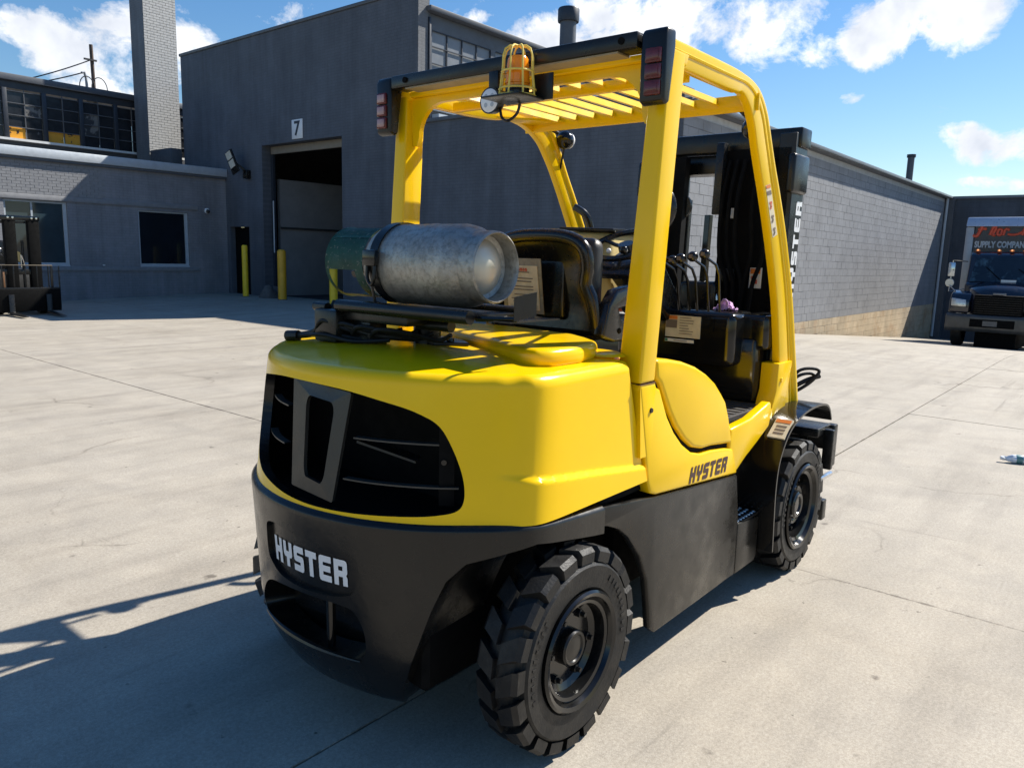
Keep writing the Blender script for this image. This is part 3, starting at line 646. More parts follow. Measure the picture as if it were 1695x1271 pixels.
ZF, RF = 1.288, .042         # start and radius of the shoulder
FL_ = RF * math.pi / 2
VTOP = ZF + FL_
def yellow(s, v):
    x, y, nx, ny = plan(s)
    rear = max(0, -nx); side = min(1, abs(ny))
    z = min(v, ZF); k = (z - .84) / .45
    o = -.012 - (.05 * rear + .012) * k
    # lower belt standing a little proud, fading out round the corner
    crease = 1.004 - (x - 1.787) * .117
    fade = sst(1.74, 1.90, x) * (1 if side > .3 else side / .3)
    o += .016 * fade * (1 - sst(crease - .006, crease + .013, v))
    # front end slants with the roof post
    if x > 2.2:
        xf = 2.43 + (1.32 - z) * .30
        x = 2.2 + (x - 2.2) * (xf - 2.2) / .4
    if v > ZF:
        t = min(1, (v - ZF) / FL_) * math.pi / 2
        o -= RF * (1 - math.cos(t)); z = ZF + RF * math.sin(t)
    px, py = x + nx * o, y + ny * o
    if v > VTOP:
        u = (v - VTOP) / .3
        cx0 = max(px, 1.92); py = py + (YC - py) * u; px = px + (cx0 - px) * u
        z += .022 * (1 - (1 - u) ** 2)
    return px, py, z
def black(s, z):
    x, y, nx, ny = plan(s)
    rear = max(0, -nx)
    if z > .84:                                       # rolled lip under the yellow cover
        t = (z - .84) / .03
        o = .006 - .03 * t * t; zz = .84 + .022 * t
        zz -= .08 * max(0, x - 1.85)
        return x + nx * o, y + ny * o, zz
    k = .84 - z
    o = .006 - (k * .07 + max(0, .42 - z) ** 2 * 1.4) * rear - max(0, .20 - z) ** 2 * 16
    zz = z - .08 * max(0, x - 1.85) * max(0, (z - .6) / .24)
    return x + nx * o, y + ny * o, zz
def inside(p, poly):
    c = False; n = len(poly); x, y = p
    for i in range(n):
        x1, y1 = poly[i]; x2, y2 = poly[(i + 1) % n]
        if (y1 > y) != (y2 > y) and x < (x2 - x1) * (y - y1) / (y2 - y1) + x1: c = not c
    return c
def nearest(p, poly):
    best = None
    for i in range(len(poly)):
        a = poly[i]; b = poly[(i + 1) % len(poly)]
        dx, dy = b[0] - a[0], b[1] - a[1]; l = dx * dx + dy * dy
        t = max(0, min(1, ((p[0] - a[0]) * dx + (p[1] - a[1]) * dy) / l)) if l else 0
        q = (a[0] + dx * t, a[1] + dy * t); d = (p[0] - q[0]) ** 2 + (p[1] - q[1]) ** 2
        if best is None or d < best[0]: best = (d, q)
    return best[1]
def smooth_poly(P, n=6):
    P = [P[-1]] + list(P) + [P[0], P[1]]; out = []
    for i in range(1, len(P) - 2):
        p0, p1, p2, p3 = P[i - 1], P[i], P[i + 1], P[i + 2]
        for k in range(n):
            t = k / n
            out.append(tuple(.5 * ((2 * p1[j]) + (-p0[j] + p2[j]) * t + (2 * p0[j] - 5 * p1[j] + 4 * p2[j] - p3[j]) * t * t + (-p0[j] + 3 * p1[j] - 3 * p2[j] + p3[j]) * t ** 3) for j in (0, 1)))
    return out
def shell(name, m, parent, fn, s0, s1, vs, holes, ns, thick=.012, flat=False):
    """sheet fn(s,v); holes = [(polygon in metres (s*TOT, v), flange depth, floor material or None)]"""
    nv = len(vs); ss = [s0 + (s1 - s0) * i / ns for i in range(ns + 1)]
    U = [[[ss[i] * TOT, vs[j]] for j in range(nv)] for i in range(ns + 1)]
    cls = {}
    for i in range(ns):
        for j in range(nv - 1):
            c = ((U[i][j][0] + U[i + 1][j][0]) / 2, (vs[j] + vs[j + 1]) / 2); k = -1
            for h, (poly, dep, fm) in enumerate(holes):
                if inside(c, poly): k = h; break
            cls[i, j] = k
    for i in range(ns + 1):
        for j in range(nv):
            ks = {cls[a, b] for a in (i - 1, i) for b in (j - 1, j) if (a, b) in cls}
            if len(ks) > 1:
                h = max(ks); q = nearest(U[i][j], holes[h][0])
                if math.dist(q, U[i][j]) < .03: U[i][j] = list(q)
    P = [[Vector(fn(U[i][j][0] / TOT, U[i][j][1])) for j in range(nv)] for i in range(ns + 1)]
    g = G(); V = {}
    def vert(i, j):
        if (i, j) not in V: V[i, j] = g.bm.verts.new(P[i][j])
        return V[i, j]
    def nrm(i, j):
        a = P[min(i + 1, ns)][j] - P[max(i - 1, 0)][j]; b = P[i][min(j + 1, nv - 1)] - P[i][max(j - 1, 0)]
        n = a.cross(b); n = n.normalized() if n.length > 1e-9 else Vector((0, 0, 1))
        if flat and abs(n.z) < .9: n = Vector((n.x, n.y, 0)).normalized()
        return n
    faces = {}
    for (i, j), k in cls.items():
        if k == -1: faces[i, j] = g.bm.faces.new([vert(i, j), vert(i + 1, j), vert(i + 1, j + 1), vert(i, j + 1)])
    # flanges round every hole
    inn = {}
    def inner(i, j, dep):
        key = (i, j, dep)
        if key not in inn: inn[key] = g.bm.verts.new(P[i][j] - OUT * nrm(i, j) * dep)
        return inn[key]
    x, y, nx, ny = plan((s0 + s1) / 2); mi = ns // 2
    OUT = 1 if nrm(mi, 2).dot(Vector((nx, ny, 0))) > 0 else -1
    for (i, j), k in cls.items():
        if k < 0: continue
        dep = holes[k][1]
        for (a, b, c, d, ni, nj) in ((i, j, i + 1, j, i, j - 1), (i + 1, j, i + 1, j + 1, i + 1, j), (i + 1, j + 1, i, j + 1, i, j + 1), (i, j + 1, i, j, i - 1, j)):
            if cls.get((ni, nj), None) == -1:
                ff = g.bm.faces.new([vert(a, b), vert(c, d), inner(c, d, dep), inner(a, b, dep)])
                if isinstance(m, list): ff.material_index = 1
        if holes[k][2]:
            g.bm.faces.new([inner(i, j, dep), inner(i + 1, j, dep), inner(i + 1, j + 1, dep), inner(i, j + 1, dep)])
    # outer border turned in
    for i in range(ns):
        for j in (0,):
            if cls[i, min(j, nv - 2)] == -1: g.bm.faces.new([vert(i, j), vert(i + 1, j), inner(i + 1, j, .02), inner(i, j, .02)])
    for j in range(nv - 1):
        for i in (0, ns):
            if cls[min(i, ns - 1), j] == -1: g.bm.faces.new([vert(i, j), vert(i, j + 1), inner(i, j + 1, thick), inner(i, j, thick)])
    return g.obj(name, m, parent, ang=38)
def fr(a, b, n): return [a + (b - a) * i / n for i in range(n + 1)]

# ---- yellow tail cover with the radiator opening
GR = smooth_poly([(.6595, 1.10), (.6585, 1.18), (.649, 1.228), (.625, 1.245), (.5442, 1.268), (.4479, 1.262), (.3783, 1.229), (.3449, 1.199), (.326, 1.165), (.3123, 1.095), (.3023, 1.01), (.3005, .94), (.3075, .902), (.3294, .886), (.3667, .877), (.4432, .868), (.5, .871), (.56, .89), (.605, .915), (.64, .965)], 5)
GR = [(s * TOT, z) for s, z in GR]
vs = fr(.852, ZF, 58) + [ZF + FL_ * i / 7 for i in range(1, 8)] + [VTOP + .3 * i / 14 for i in range(1, 15)]
cover = shell('tail_cover', [YEL, BLK], FL, yellow, 0, 1, vs, [(GR, .035, None)], 300, .02)
# radiator opening: dark duct, centre bracket, louvres
duct = G()
rim_lo = [yellow(.27 + .42 * i / 30, .868) for i in range(31)]; rim_hi = [yellow(.27 + .42 * i / 30, 1.27) for i in range(31)]
def inward(p, i, d): x, y, nx, ny = plan(.27 + .42 * i / 30); return (p[0] - nx * d, p[1] - ny * d)
lo = [inward(p, i, .022) for i, p in enumerate(rim_lo)]; hi = [inward(p, i, .03) for i, p in enumerate(rim_hi)]
XB = 1.90
duct.face([(x, y, .842) for x, y in lo] + [(XB, lo[-1][1], .842), (XB, lo[0][1], .842)])
duct.face([(x, y, 1.285) for x, y in hi] + [(XB, hi[-1][1], 1.285), (XB, hi[0][1], 1.285)])
duct.face([(XB - .02, lo[0][1], .84), (XB - .02, lo[-1][1], .84), (XB - .02, lo[-1][1], 1.29), (XB - .02, lo[0][1], 1.29)])
for k_ in (0, -1): duct.face([(*lo[k_], .842), (XB, lo[k_][1], .842), (XB, hi[k_][1], 1.285), (*hi[k_], 1.285)])
duct.obj('radiator_duct', DRK, FL, smooth=False)
def onr(s, v, d):                    # a point d behind the yellow surface
    x, y, nx, ny = plan(s); p = yellow(s, v); return Vector((p[0] - nx * d, p[1] - ny * d, p[2]))
OUTER = [(.545, 1.262), (.437, 1.247), (.452, .880), (.523, .900)]
INNER = [(.511, 1.218), (.459, 1.206), (.468, .930), (.502, .945)]
def lerp2(P, a, b):                  # bilinear in quad (tl,tr,br,bl)
    tl, tr, br, bl = P; return tuple((tl[i] * (1 - a) + tr[i] * a) * (1 - b) + (bl[i] * (1 - a) + br[i] * a) * b for i in (0, 1))
g = G(); NB = 28
def ringpts(P, rad):
    cr_ = []; C = [(0, 0), (1, 0), (1, 1), (0, 1)]
    loop = []
    corners = [((rad, rad), 180), ((1 - rad, rad), 270), ((1 - rad, 1 - rad), 0), ((rad, 1 - rad), 90)]
    for (cx0, cy0), a0 in corners:
        for i in range(7):
            a = math.radians(a0 + 90 * i / 6); loop.append(lerp2(P, cx0 + rad * math.cos(a), cy0 + rad * math.sin(a)))
    return loop
A = ringpts(OUTER, .02); B = ringpts(INNER, .16)
va = [g.bm.verts.new(onr(s, v, .028)) for s, v in A]; vb = [g.bm.verts.new(onr(s, v, .028)) for s, v in B]
va2 = [g.bm.verts.new(onr(s, v, .042)) for s, v in A]; vb2 = [g.bm.verts.new(onr(s, v, .042)) for s, v in B]
for i in range(28):
    j = (i + 1) % 28
    g.bm.faces.new([va[i], va[j], vb[j], vb[i]]); g.bm.faces.new([vb[i], vb[j], vb2[j], vb2[i]]); g.bm.faces.new([va[i], va[j], va2[j], va2[i]]); g.bm.faces.new([va2[i], va2[j], vb2[j], vb2[i]])
g.obj('centre_bracket', mat('dusty dark bracket', (.022, .0215, .019), .34, 0, 8, .2, .08, .06, 80), FL, ang=30)
for v, sa, sb in ((1.10, .310, .432), (.962, .306, .442), (1.155, .56, .640), (1.02, .56, .648)):
    g = G(); n = 14; up = []; dn = []
    for i in range(n + 1):
        s = sa + (sb - sa) * i / n; p = onr(s, v, .038); q = onr(s, v, .065)
        for L, dz in ((up, .0025), (dn, -.0025)): L.append((g.bm.verts.new(p + Vector((0, 0, dz))), g.bm.verts.new(q + Vector((0, 0, dz)))))
    for i in range(n):
        g.bm.faces.new([up[i][0], up[i + 1][0], up[i + 1][1], up[i][1]]); g.bm.faces.new([dn[i][0], dn[i + 1][0], dn[i + 1][1], dn[i][1]]); g.bm.faces.new([up[i][0], up[i + 1][0], dn[i + 1][0], dn[i][0]])
    g.obj('louvre', mat('grey louvre', (.040, .038, .033), .45, 0, 8, .2), FL, smooth=False)
g = G(); p = onr(.318, 1.02, .05)
g.box(p.x - .006, p.x + .02, p.y - .022, p.y + .028, .90, 1.20).rot((p.x, p.y, 1.02), 'Z', 40); g.obj('side_bracket', DRK, FL)
g = G(); g.cyl(onr(.322, 1.045, .048), onr(.322, 1.045, .036), .009, 12); g.obj('bolt', GLB, FL)
g = G(); g.hexa([onr(.43, 1.09, .05), onr(.43, 1.082, .05), onr(.355, 1.035, .05), onr(.355, 1.042, .05)], [onr(.43, 1.09, .12), onr(.43, 1.082, .12), onr(.355, 1.035, .12), onr(.355, 1.042, .12)])
g.obj('baffle', GRF, FL, smooth=False)

# ---- counterweight
cwv = fr(.155, .84, 58) + [.85, .86, .87]
ARCH = [(.09, .735), (.124, .748), (.177, .772), (.225, .790), (.2688, .757), (.298, .733), (.3175, .673), (.3319, .571), (.3406, .492), (.3539, .371), (.366, .24), (.3725, .16), (.376, -.3), (.08, -.3)]
ARCH = [(s * TOT, z) for s, z in ARCH]; ARCL = [(TOT - u, z) for u, z in ARCH]
PLATE = smooth_poly([(.560, .70), (.556, .745), (.535, .762), (.503, .757), (.4477, .745), (.4186, .736), (.4096, .704), (.411, .64), (.418, .597), (.43, .58), (.452, .569), (.4894, .563), (.53, .572), (.555, .605), (.561, .64)], 5)
PLATE = [(s * TOT, z) for s, z in PLATE]
SLOT = smooth_poly([(.5665, .512), (.5192, .540), (.4362, .547), (.4138, .520), (.404, .437), (.4094, .372), (.4425, .350), (.5015, .340), (.5603, .346), (.600, .362), (.598, .43)], 5)
SLOT = [(s * TOT, z) for s, z in SLOT]
cwt = shell('counterweight', CWB, FL, black, .1045, 1 - .1045, cwv, [(ARCH, .012, None), (ARCL, .012, None), (PLATE, .016, True), (SLOT, .11, None)], 300, .10, True)
for sgn in (1, -1):          # cheeks of the counterweight beside the steer wheels
    g = G(); edge = catmull([(.2688, .757), (.298, .733), (.3175, .673), (.3319, .571), (.3406, .492), (.3539, .371), (.366, .24), (.3735, .158)], 5); rings = []
    for s_, z_ in edge:
        s2 = s_ if sgn > 0 else 1 - s_
        p = Vector(black(s2, z_)); rings.append([g.bm.verts.new(p + Vector((dx, sgn * dy, 0))) for dx, dy in ((.001, 0), (.012, .002), (.03, .008), (.08, .014), (.34, .02))])
    for A, B in zip(rings, rings[1:]):
        for k in range(4): g.bm.faces.new([A[k], A[k + 1], B[k + 1], B[k]])
    g.obj('counterweight_cheek', CWB, FL, ang=60)
g = G()      # cavity behind the tow slot
g.face([(1.64, YC - .32, .25), (1.64, YC + .36, .25), (1.64, YC + .36, .62), (1.64, YC - .32, .62)]); g.obj('slot_back', CWB, FL, smooth=False)
g = G().cyl((1.535, YC - .10, .35), (1.535, YC - .10, .53), .016, 14); g.obj('tow_pin', GLB, FL)
g = G()      # shelf lip under the slot
path = [Vector(black(s, .352)) + Vector((-.002, 0, 0)) for s in [.412 + (.598 - .412) * i / 24 for i in range(25)]]
g.tube(path, [.004 + .008 * math.sin(math.pi * i / 24) for i in range(25)], 8); g.obj('slot_lip', CWB, FL)
def rear_word(u, v):
    s = .5475 - u / TOT; p = black(s, .612 + v); x, y, nx, ny = plan(s); d = .0125
    return (p[0] - nx * d, p[1] - ny * d, p[2])
word('HYSTER', rear_word, (.5475 - .4255) * TOT, .092).obj('rear_lettering', WHT, FL, smooth=False)

# ---- chassis mass that fills the dark inside
g = G(); g.box(1.66, 2.75, YC - .44, YC + .44, .24, .80).box(2.75, 4.5, YC - .50, YC + .50, .25, .88).box(2.0, 2.3, YC - .50, YC + .50, .28, .42)
g.bevel(.02, 1); g.obj('chassis', DRK, FL)
g = G(); g.box(1.93, 2.62, YC - .68, YC + .68, .80, 1.20); g.obj('engine_block', DRK, FL)
g = G().tube([(2.12, YC - .70, .34), (2.12, YC + .70, .34)], .06, 12); g.obj('steer_axle', GRF, FL)
g = G().tube([(2.05, YC - .66, .40), (1.98, YC - .3, .42)], .018, 8); g.obj('tie_rod', GRF, FL)

# ---- black side panels with wheel arch and step
SP = [(2.245, .820), (2.656, .767), (3.459, .693), (3.515, .482), (3.785, .405), (3.785, .185), (3.76, .166), (2.711, .162), (2.672, .196), (2.652, .30), (2.622, .424), (2.56, .54), (2.459, .648), (2.39, .70), (2.303, .735), (2.247, .745)]
SP_M = [(2.245, .820), (2.656, .767), (3.459, .693), (3.515, .470), (3.515, .166), (2.711, .162), (2.672, .196), (2.652, .30), (2.622, .424), (2.56, .54), (2.459, .648), (2.39, .70), (2.303, .735), (2.247, .745)]
for sgn in (-1, 1):
    y0 = YC + sgn * .722; y1 = YC + sgn * .685
    g = G().prism(SP_M, 'y', y0, y1).bevel(.010, 2, 40)
    pn = g.obj('side_panel', BLK, FL, ang=30)
    g = G().prism([(3.518, .43), (3.785, .405), (3.785, .185), (3.76, .166), (3.518, .166)], 'y', y0, y1).bevel(.008, 2); g.obj('step_box', BLK, FL)
    g = G().box(3.525, 3.78, min(YC + sgn * .715, YC + sgn * .56), max(YC + sgn * .715, YC + sgn * .56), .412, .425)
    tr = g.obj('step_tread', GRF, FL, smooth=False)
    gg = G()
    for i in range(7):
        for j in range(4):
            c = (3.55 + i * .034, YC + sgn * (.70 - j * .036), .43); gg.lathe([(.012, 0), (.009, .006), (0, .006)], c, 'z', 8)
    gg.obj('grip_studs', mat('worn steel stud', (.4, .4, .4), .3, .9, 20, .1), tr)

# ---- yellow pillar plate, hinged side cover, front sill
OUTL = [(2.484, 1.235), (2.600, 1.235), (2.612, 1.215), (2.640, 1.205), (2.66, 1.17), (2.713, 1.085), (2.78, 1.01), (2.86, .945), (2.95, .895), (3.04, .873), (3.15, .868), (3.30, .85), (3.385, .832), (3.455, .700), (2.656, .775), (2.610, .790), (2.585, .84)]
SEATP = [(2.596, 1.325), (2.70, 1.318), (2.817, 1.298), (2.94, 1.265), (3.048, 1.223), (3.14, 1.175), (3.215, 1.118), (3.265, 1.075), (3.31, 1.00), (3.375, .862), (3.30, .872), (3.15, .888), (3.05, .893), (2.96, .915), (2.88, .962), (2.80, 1.028), (2.735, 1.10), (2.68, 1.175), (2.645, 1.225), (2.61, 1.25)]
for sgn in (-1, 1):
    y0 = YC + sgn * .722
    g = G().prism(OUTL, 'y', y0, YC + sgn * .66).bevel(.010, 3, 40); g.obj('pillar_plate', YEL, FL, ang=30)
    # seat-side cover: crowned, top rolling inboard
    g = G(); sec = []
    for dy, sh in ((.715, .0), (.722, .014), (.724, .03)): pass
    g.prism(SEATP, 'y', YC + sgn * .723, YC + sgn * .30).bevel(.016, 4, 50); g.obj('seat_side_cover', YEL, FL, ang=40)
    g = G().prism([(2.60, 1.21), (2.68, 1.16), (2.80, 1.0), (2.95, .89), (3.38, .84), (3.38, .90), (2.98, .95), (2.84, 1.06), (2.70, 1.25), (2.60, 1.30)], 'y', YC + sgn * .700, YC + sgn * .655); g.obj('gap_backing', DRK, FL, smooth=False)  # near-black strip backing the dark gap round the cover
    # yellow sill under the floor, running to the front leg
    g = G().prism([(3.36, .70), (3.46, .705), (3.56, .755), (3.70, .81), (3.84, .87), (3.86, .94), (3.84, 1.0), (3.78, .985), (3.60, .945), (3.36, .93)], 'y', YC + sgn * .715, YC + sgn * .66).bevel(.012, 3); g.obj('sill', YEL, FL)
    g = G().prism([(3.36, .70), (3.46, .71), (3.70, .80), (3.84, .86), (4.0, .86), (4.0, .93), (3.36, .90)], 'y', YC + sgn * .665, YC + sgn * .50); g.obj('inner_sill', YEL, FL)
g = G()      # seam lines of the pillar plate (thin dark joint under the roof post)
g.box(2.485, 2.60, YC - .7232, YC - .70, 1.2362, 1.2382); g.obj('seam', MAROON, FL, smooth=False)
g = G().lathe([(0, 0), (.011, 0), (.009, .006), (0, .006)], (2.575, YC - .722, 1.13), (0, -1, 0), 12); g.obj('latch', GRF, FL)
def side_word(u, v): return (2.938 + u + (v / .08) * .020, YC - .7235, .757 + v - (u / .385) * .020)
word('HYSTER', side_word, .375, .072, .0).obj('side_lettering', MAROON, FL, smooth=False)
# floor and front of the cab
boxo('floor_plate', BLK, FL, 3.36, 4.35, YC - .66, YC + .66, .88, .925, .005)
g = G().box(3.40, 4.28, YC - .62, YC + .62, .926, .94)
for i in range(12): g.box(3.44 + i * .07, 3.47 + i * .07, YC - .60, YC + .60, .941, .945)
g.obj('floor_mat', mat('dusty rubber mat', (.045, .040, .036), .7, 0, 8, .3, .1, .1, 90), FL, smooth=False)
boxo('kick_panel', GLB, FL, 4.19, 4.22, YC - .60, YC + .64, .945, 1.30, .008)
boxo('dash_support', GLB, FL, 3.98, 4.18, YC - .56, YC + .60, .95, 1.30, .03)
g = G().box(3.86, 4.16, YC - .475, YC + .25, 1.14, 1.435).bevel(.045, 5); g.obj('dash', GLB, FL)
g = G().box(4.0, 4.32, YC - .605, YC - .43, 1.235, 1.425).bevel(.03, 4); g.obj('dash_cap', GLB, FL)
g = G().box(3.85, 3.8585, YC - .365, YC - .345, 1.33, 1.40).bevel(.003); g.obj('dash_latch', DRK, FL)
YD = YC - .183
g = G().box(3.856, 3.8592, YD - .105, YD + .105, 1.282, 1.402); lb = g.obj('data_plate', LBL, FL, smooth=False)
g = G().box(3.8535, 3.8555, YD + .035, YD + .102, 1.332, 1.377); g.obj('print_block', GINK, lb, smooth=False)
g = G().box(3.8535, 3.8555, YD + .035, YD + .102, 1.380, 1.399); g.obj('print_header', LBO, lb, smooth=False)
g = G()
for i in range(7):
    w_ = random.uniform(.05, .09); g.box(3.8538, 3.8556, YD + .02 - w_, YD + .02, 1.389 - i * .0145, 1.3925 - i * .0145)
g.obj('print_lines', GINK, lb, smooth=False)
g = G().box(3.856, 3.8592, YD - .07, YD + .105, 1.255, 1.272); l2 = g.obj('strip_label', LBW, FL, smooth=False)
G().box(3.8535, 3.8555, YD + .088, YD + .103, 1.257, 1.270).obj('green_mark', mat('green ink', (.03, .20, .10), .5), l2, smooth=False)
G().box(3.8535, 3.8555, YD - .03, YD + .05, 1.2615, 1.2655).obj('print_lines', GINK, l2, smooth=False)

# ---- hood, bulge and seat
bul = [(2.03, 1.62), (2.02, 1.56), (2.08, 1.525), (2.24, 1.520), (2.36, 1.545), (2.46, 1.60), (2.53, 1.69), (2.60, 1.80)]
BUL = bul + [(2.66, YC), (2.62, 2.60), (2.50, 2.58), (2.38, 2.42), (2.29, 2.20), (2.18, 1.92), (2.08, 1.72)]
g = G().prism(BUL, 'z', 1.325, 1.392).bevel(.026, 4, 50); g.obj('hood_bulge', YEL, FL, ang=40)
g = G().prism([(2.30, YC - .60), (2.60, YC - .60), (2.60, YC + .60), (2.30, YC + .60)], 'z', 1.20, 1.335).bevel(.03, 4, 50); g.obj('engine_hood', YEL, FL, ang=40)
g = G().lathe([(0, .0), (.10, .0), (.13, -.004), (.14, -.012)], (2.46, YC - .52, 1.352), 'z', 28)
for v in g.bm.verts: v.co.x = 2.46 + (v.co.x - 2.46) * .62
g.obj('filler_flap', YEL, FL)
# seat
SX = 2.84
def sp(y, z, dx=0):
    z = 1.38 + (z - 1.38) * .93
    return Vector((SX + dx - (z - 1.38) * .16, YC + y * .95, z))
RIMP = [(-.30, 1.40), (-.285, 1.52), (-.255, 1.60), (-.268, 1.68), (-.258, 1.755), (-.215, 1.80), (-.13, 1.822), (0, 1.828), (.13, 1.822), (.215, 1.80), (.258, 1.755), (.268, 1.68), (.255, 1.60), (.285, 1.52), (.30, 1.40)]
rim = catmull(RIMP, 6)
g = G().tube([sp(y, z) for y, z in rim], [.030 if 1.5 < z else .030 for y, z in rim], 12); g.obj('seat_shell_rim', PLA, FL)
g = G()
rows = 14
def backpt(a, b):                # a -1..1 across, b 0..1 up
    z = 1.38 + b * .44
    half = .29
    for (y0, z0), (y1, z1) in zip(rim, rim[1:]):
        if y0 <= 0 and min(z0, z1) <= z <= max(z0, z1) and abs(z1 - z0) > 1e-6: half = -(y0 + (y1 - y0) * (z - z0) / (z1 - z0)); break
    if z > 1.81: half = .16
    return sp(a * half, min(z, 1.82), .045 * (1 - a ** 4) * min(1, 4 * (1 - b)) * min(1, 2.5 * b + .4) - .0)
vv = [[g.bm.verts.new(backpt(-1 + 2 * i / 20, j / rows)) for j in range(rows + 1)] for i in range(21)]
for i in range(20):
    for j in range(rows): g.bm.faces.new([vv[i][j], vv[i + 1][j], vv[i + 1][j + 1], vv[i][j + 1]])
g.obj('seat_back', PLA, FL)
g = G().box(SX + .05, SX + .16, YC - .22, YC + .22, 1.42, 1.79).bevel(.05, 4); g.obj('back_cushion', mat('black vinyl', (.02, .02, .021), .45, 0, 9, .15, .08, .12, 120), FL)
g = G().box(SX - .005, SX + .03, YC - .10, YC + .24, 1.42, 1.70).bevel(.03, 4); g.obj('manual_box', PLA, FL)
pk = G(); pk.hexa([sp(-.02, 1.445, -.028), sp(.225, 1.445, -.028), sp(.225, 1.715, -.028), sp(-.02, 1.715, -.028)], [sp(-.02, 1.445, -.024), sp(.225, 1.445, -.024), sp(.225, 1.715, -.024), sp(-.02, 1.715, -.024)])
pk = pk.obj('document_pouch', mat('cloudy plastic sleeve', (.22, .19, .14), .25, 0, 12, .25), FL, smooth=False)
g = G(); g.hexa([sp(.0, 1.462, -.032), sp(.195, 1.462, -.032), sp(.195, 1.680, -.032), sp(.0, 1.680, -.032)], [sp(.0, 1.462, -.029), sp(.195, 1.462, -.029), sp(.195, 1.680, -.029), sp(.0, 1.680, -.029)]); g.obj('paper_sheet', PAPER, pk, smooth=False)
g = G()
for i, (a, b, z) in enumerate(((.06, .14, 1.655), (.05, .15, 1.645), (.03, .165, 1.615), (.04, .15, 1.60), (.03, .17, 1.575), (.03, .165, 1.56), (.05, .15, 1.535), (.03, .17, 1.515), (.04, .16, 1.50))):
    g.hexa([sp(a, z, -.0335), sp(b, z, -.0335), sp(b, z + .005, -.0335), sp(a, z + .005, -.0335)], [sp(a, z, -.0325), sp(b, z, -.0325), sp(b, z + .005, -.0325), sp(a, z + .005, -.0325)])
g.obj('print_lines', GINK, pk, smooth=False)
g = G()
for a, w_ in ((.062, .012), (.078, .008), (.09, .014), (.108, .010), (.122, .012)):
    g.hexa([sp(a, 1.652, -.0338), sp(a + w_, 1.652, -.0338), sp(a + w_, 1.668, -.0338), sp(a, 1.668, -.0338)], [sp(a, 1.652, -.033), sp(a + w_, 1.652, -.033), sp(a + w_, 1.668, -.033), sp(a, 1.668, -.033)])
g.obj('print_heading', INK, pk, smooth=False)
g = G().box(SX + .05, SX + .52, YC - .26, YC + .26, 1.34, 1.46).bevel(.045, 4); g.obj('seat_cushion', MATS['black vinyl'], FL)
g = G().box(SX - .05, SX + .45, YC - .24, YC + .24, 1.335, 1.36); g.obj('seat_base', DRK, FL)
for sgn in (-1, 1):              # hip restraints
    H = [(2.80, 1.36), (2.84, 1.50), (2.90, 1.565), (3.02, 1.585), (3.22, 1.575), (3.28, 1.54), (3.26, 1.49), (3.14, 1.46), (3.06, 1.45), (2.99, 1.49), (2.93, 1.48), (2.95, 1.44), (3.05, 1.40), (3.20, 1.41), (3.24, 1.37), (3.1, 1.335), (2.9, 1.335)]
    g = G().prism(H, 'y', YC + sgn * .345, YC + sgn * .285).bevel(.016, 3, 50); g.obj('hip_restraint', PLA, FL, ang=40)
g = G().lathe([(0, 0), (.014, 0), (.010, .006), (0, .006)], (2.93, YC - .345, 1.385), (0, -1, 0), 14); g.obj('hip_bolt', DRK, FL)
g = G().box(2.98, 3.10, YC - .27, YC - .24, 1.46, 1.53).bevel(.01); g.obj('belt_buckle', INK, FL)

# ---- steering
WC = Vector((3.50, YC - .01, 1.775)); WAX = Vector((-.42, 0, .90)).normalized()
u0 = WAX.orthogonal().normalized(); w0 = WAX.cross(u0)
sw = G().tube([WC + (u0 * math.cos(a) + w0 * math.sin(a)) * .178 for a in [2 * math.pi * i / 36 for i in range(36)]], .0155, 10, closed=True).obj('steering_wheel', PLA, FL)
for a in (.5, 2.6, 4.7):
    d = u0 * math.cos(a) + w0 * math.sin(a); G().tube([WC - WAX * .02, WC - WAX * .015 + d * .09, WC + d * .172], .011, 8).obj('spoke', PLA, sw)
G().cyl(WC - WAX * .045, WC + WAX * .005, .042, 20).obj('horn_hub', PLA, sw)
G().sph(WC + (u0 * math.cos(2.9) + w0 * math.sin(2.9)) * .165 + WAX * .035, .022, 14).obj('spinner_knob', GLB, sw)
G().sph(WC + Vector((-.13, .02, -.035)), .013, 12).obj('lever_tip', WHT, sw)
g = G().prism([(3.42, 1.64), (3.50, 1.62), (3.95, 1.30), (4.05, 1.42), (3.75, 1.70), (3.46, 1.705)], 'y', YC - .10, YC + .10).bevel(.02, 3); g.obj('steering_column', PLA, FL)
g = G().prism([(3.30, 1.62), (3.34, 1.60), (3.55, 1.61), (3.62, 1.66), (3.52, 1.705), (3.40, 1.70)], 'y', YC - .17, YC + .15).bevel(.018, 3); g.obj('column_cowl', PLA, FL)
# big convex mirror / fan guard shape hanging behind the post
g = G().sph((3.30, 1.83, 1.94), .085, 18, (.5, 1, 1.25)); g.obj('mirror', PLA, FL)
g = G().tube([(3.28, 1.80, 1.93), (2.9, 1.62, 1.92), (2.62, 1.50, 1.90)], .010, 8); g.obj('mirror_arm', BLK, FL)
# cream shroud on the far side of the cab
g = G().prism([(3.42, 2.47), (3.95, 2.52), (3.95, 2.30), (3.60, 2.28)], 'z', 1.45, 1.84).bevel(.03, 3); g.obj('side_shroud', mat('cream panel', (.60, .47, .20), .5, 0, 5, .12), FL)
g = G().prism([(3.40, 2.49), (3.97, 2.54), (3.97, 2.28), (3.58, 2.26)], 'z', 1.842, 1.862).bevel(.005); g.obj('shroud_cap', BLK, FL)
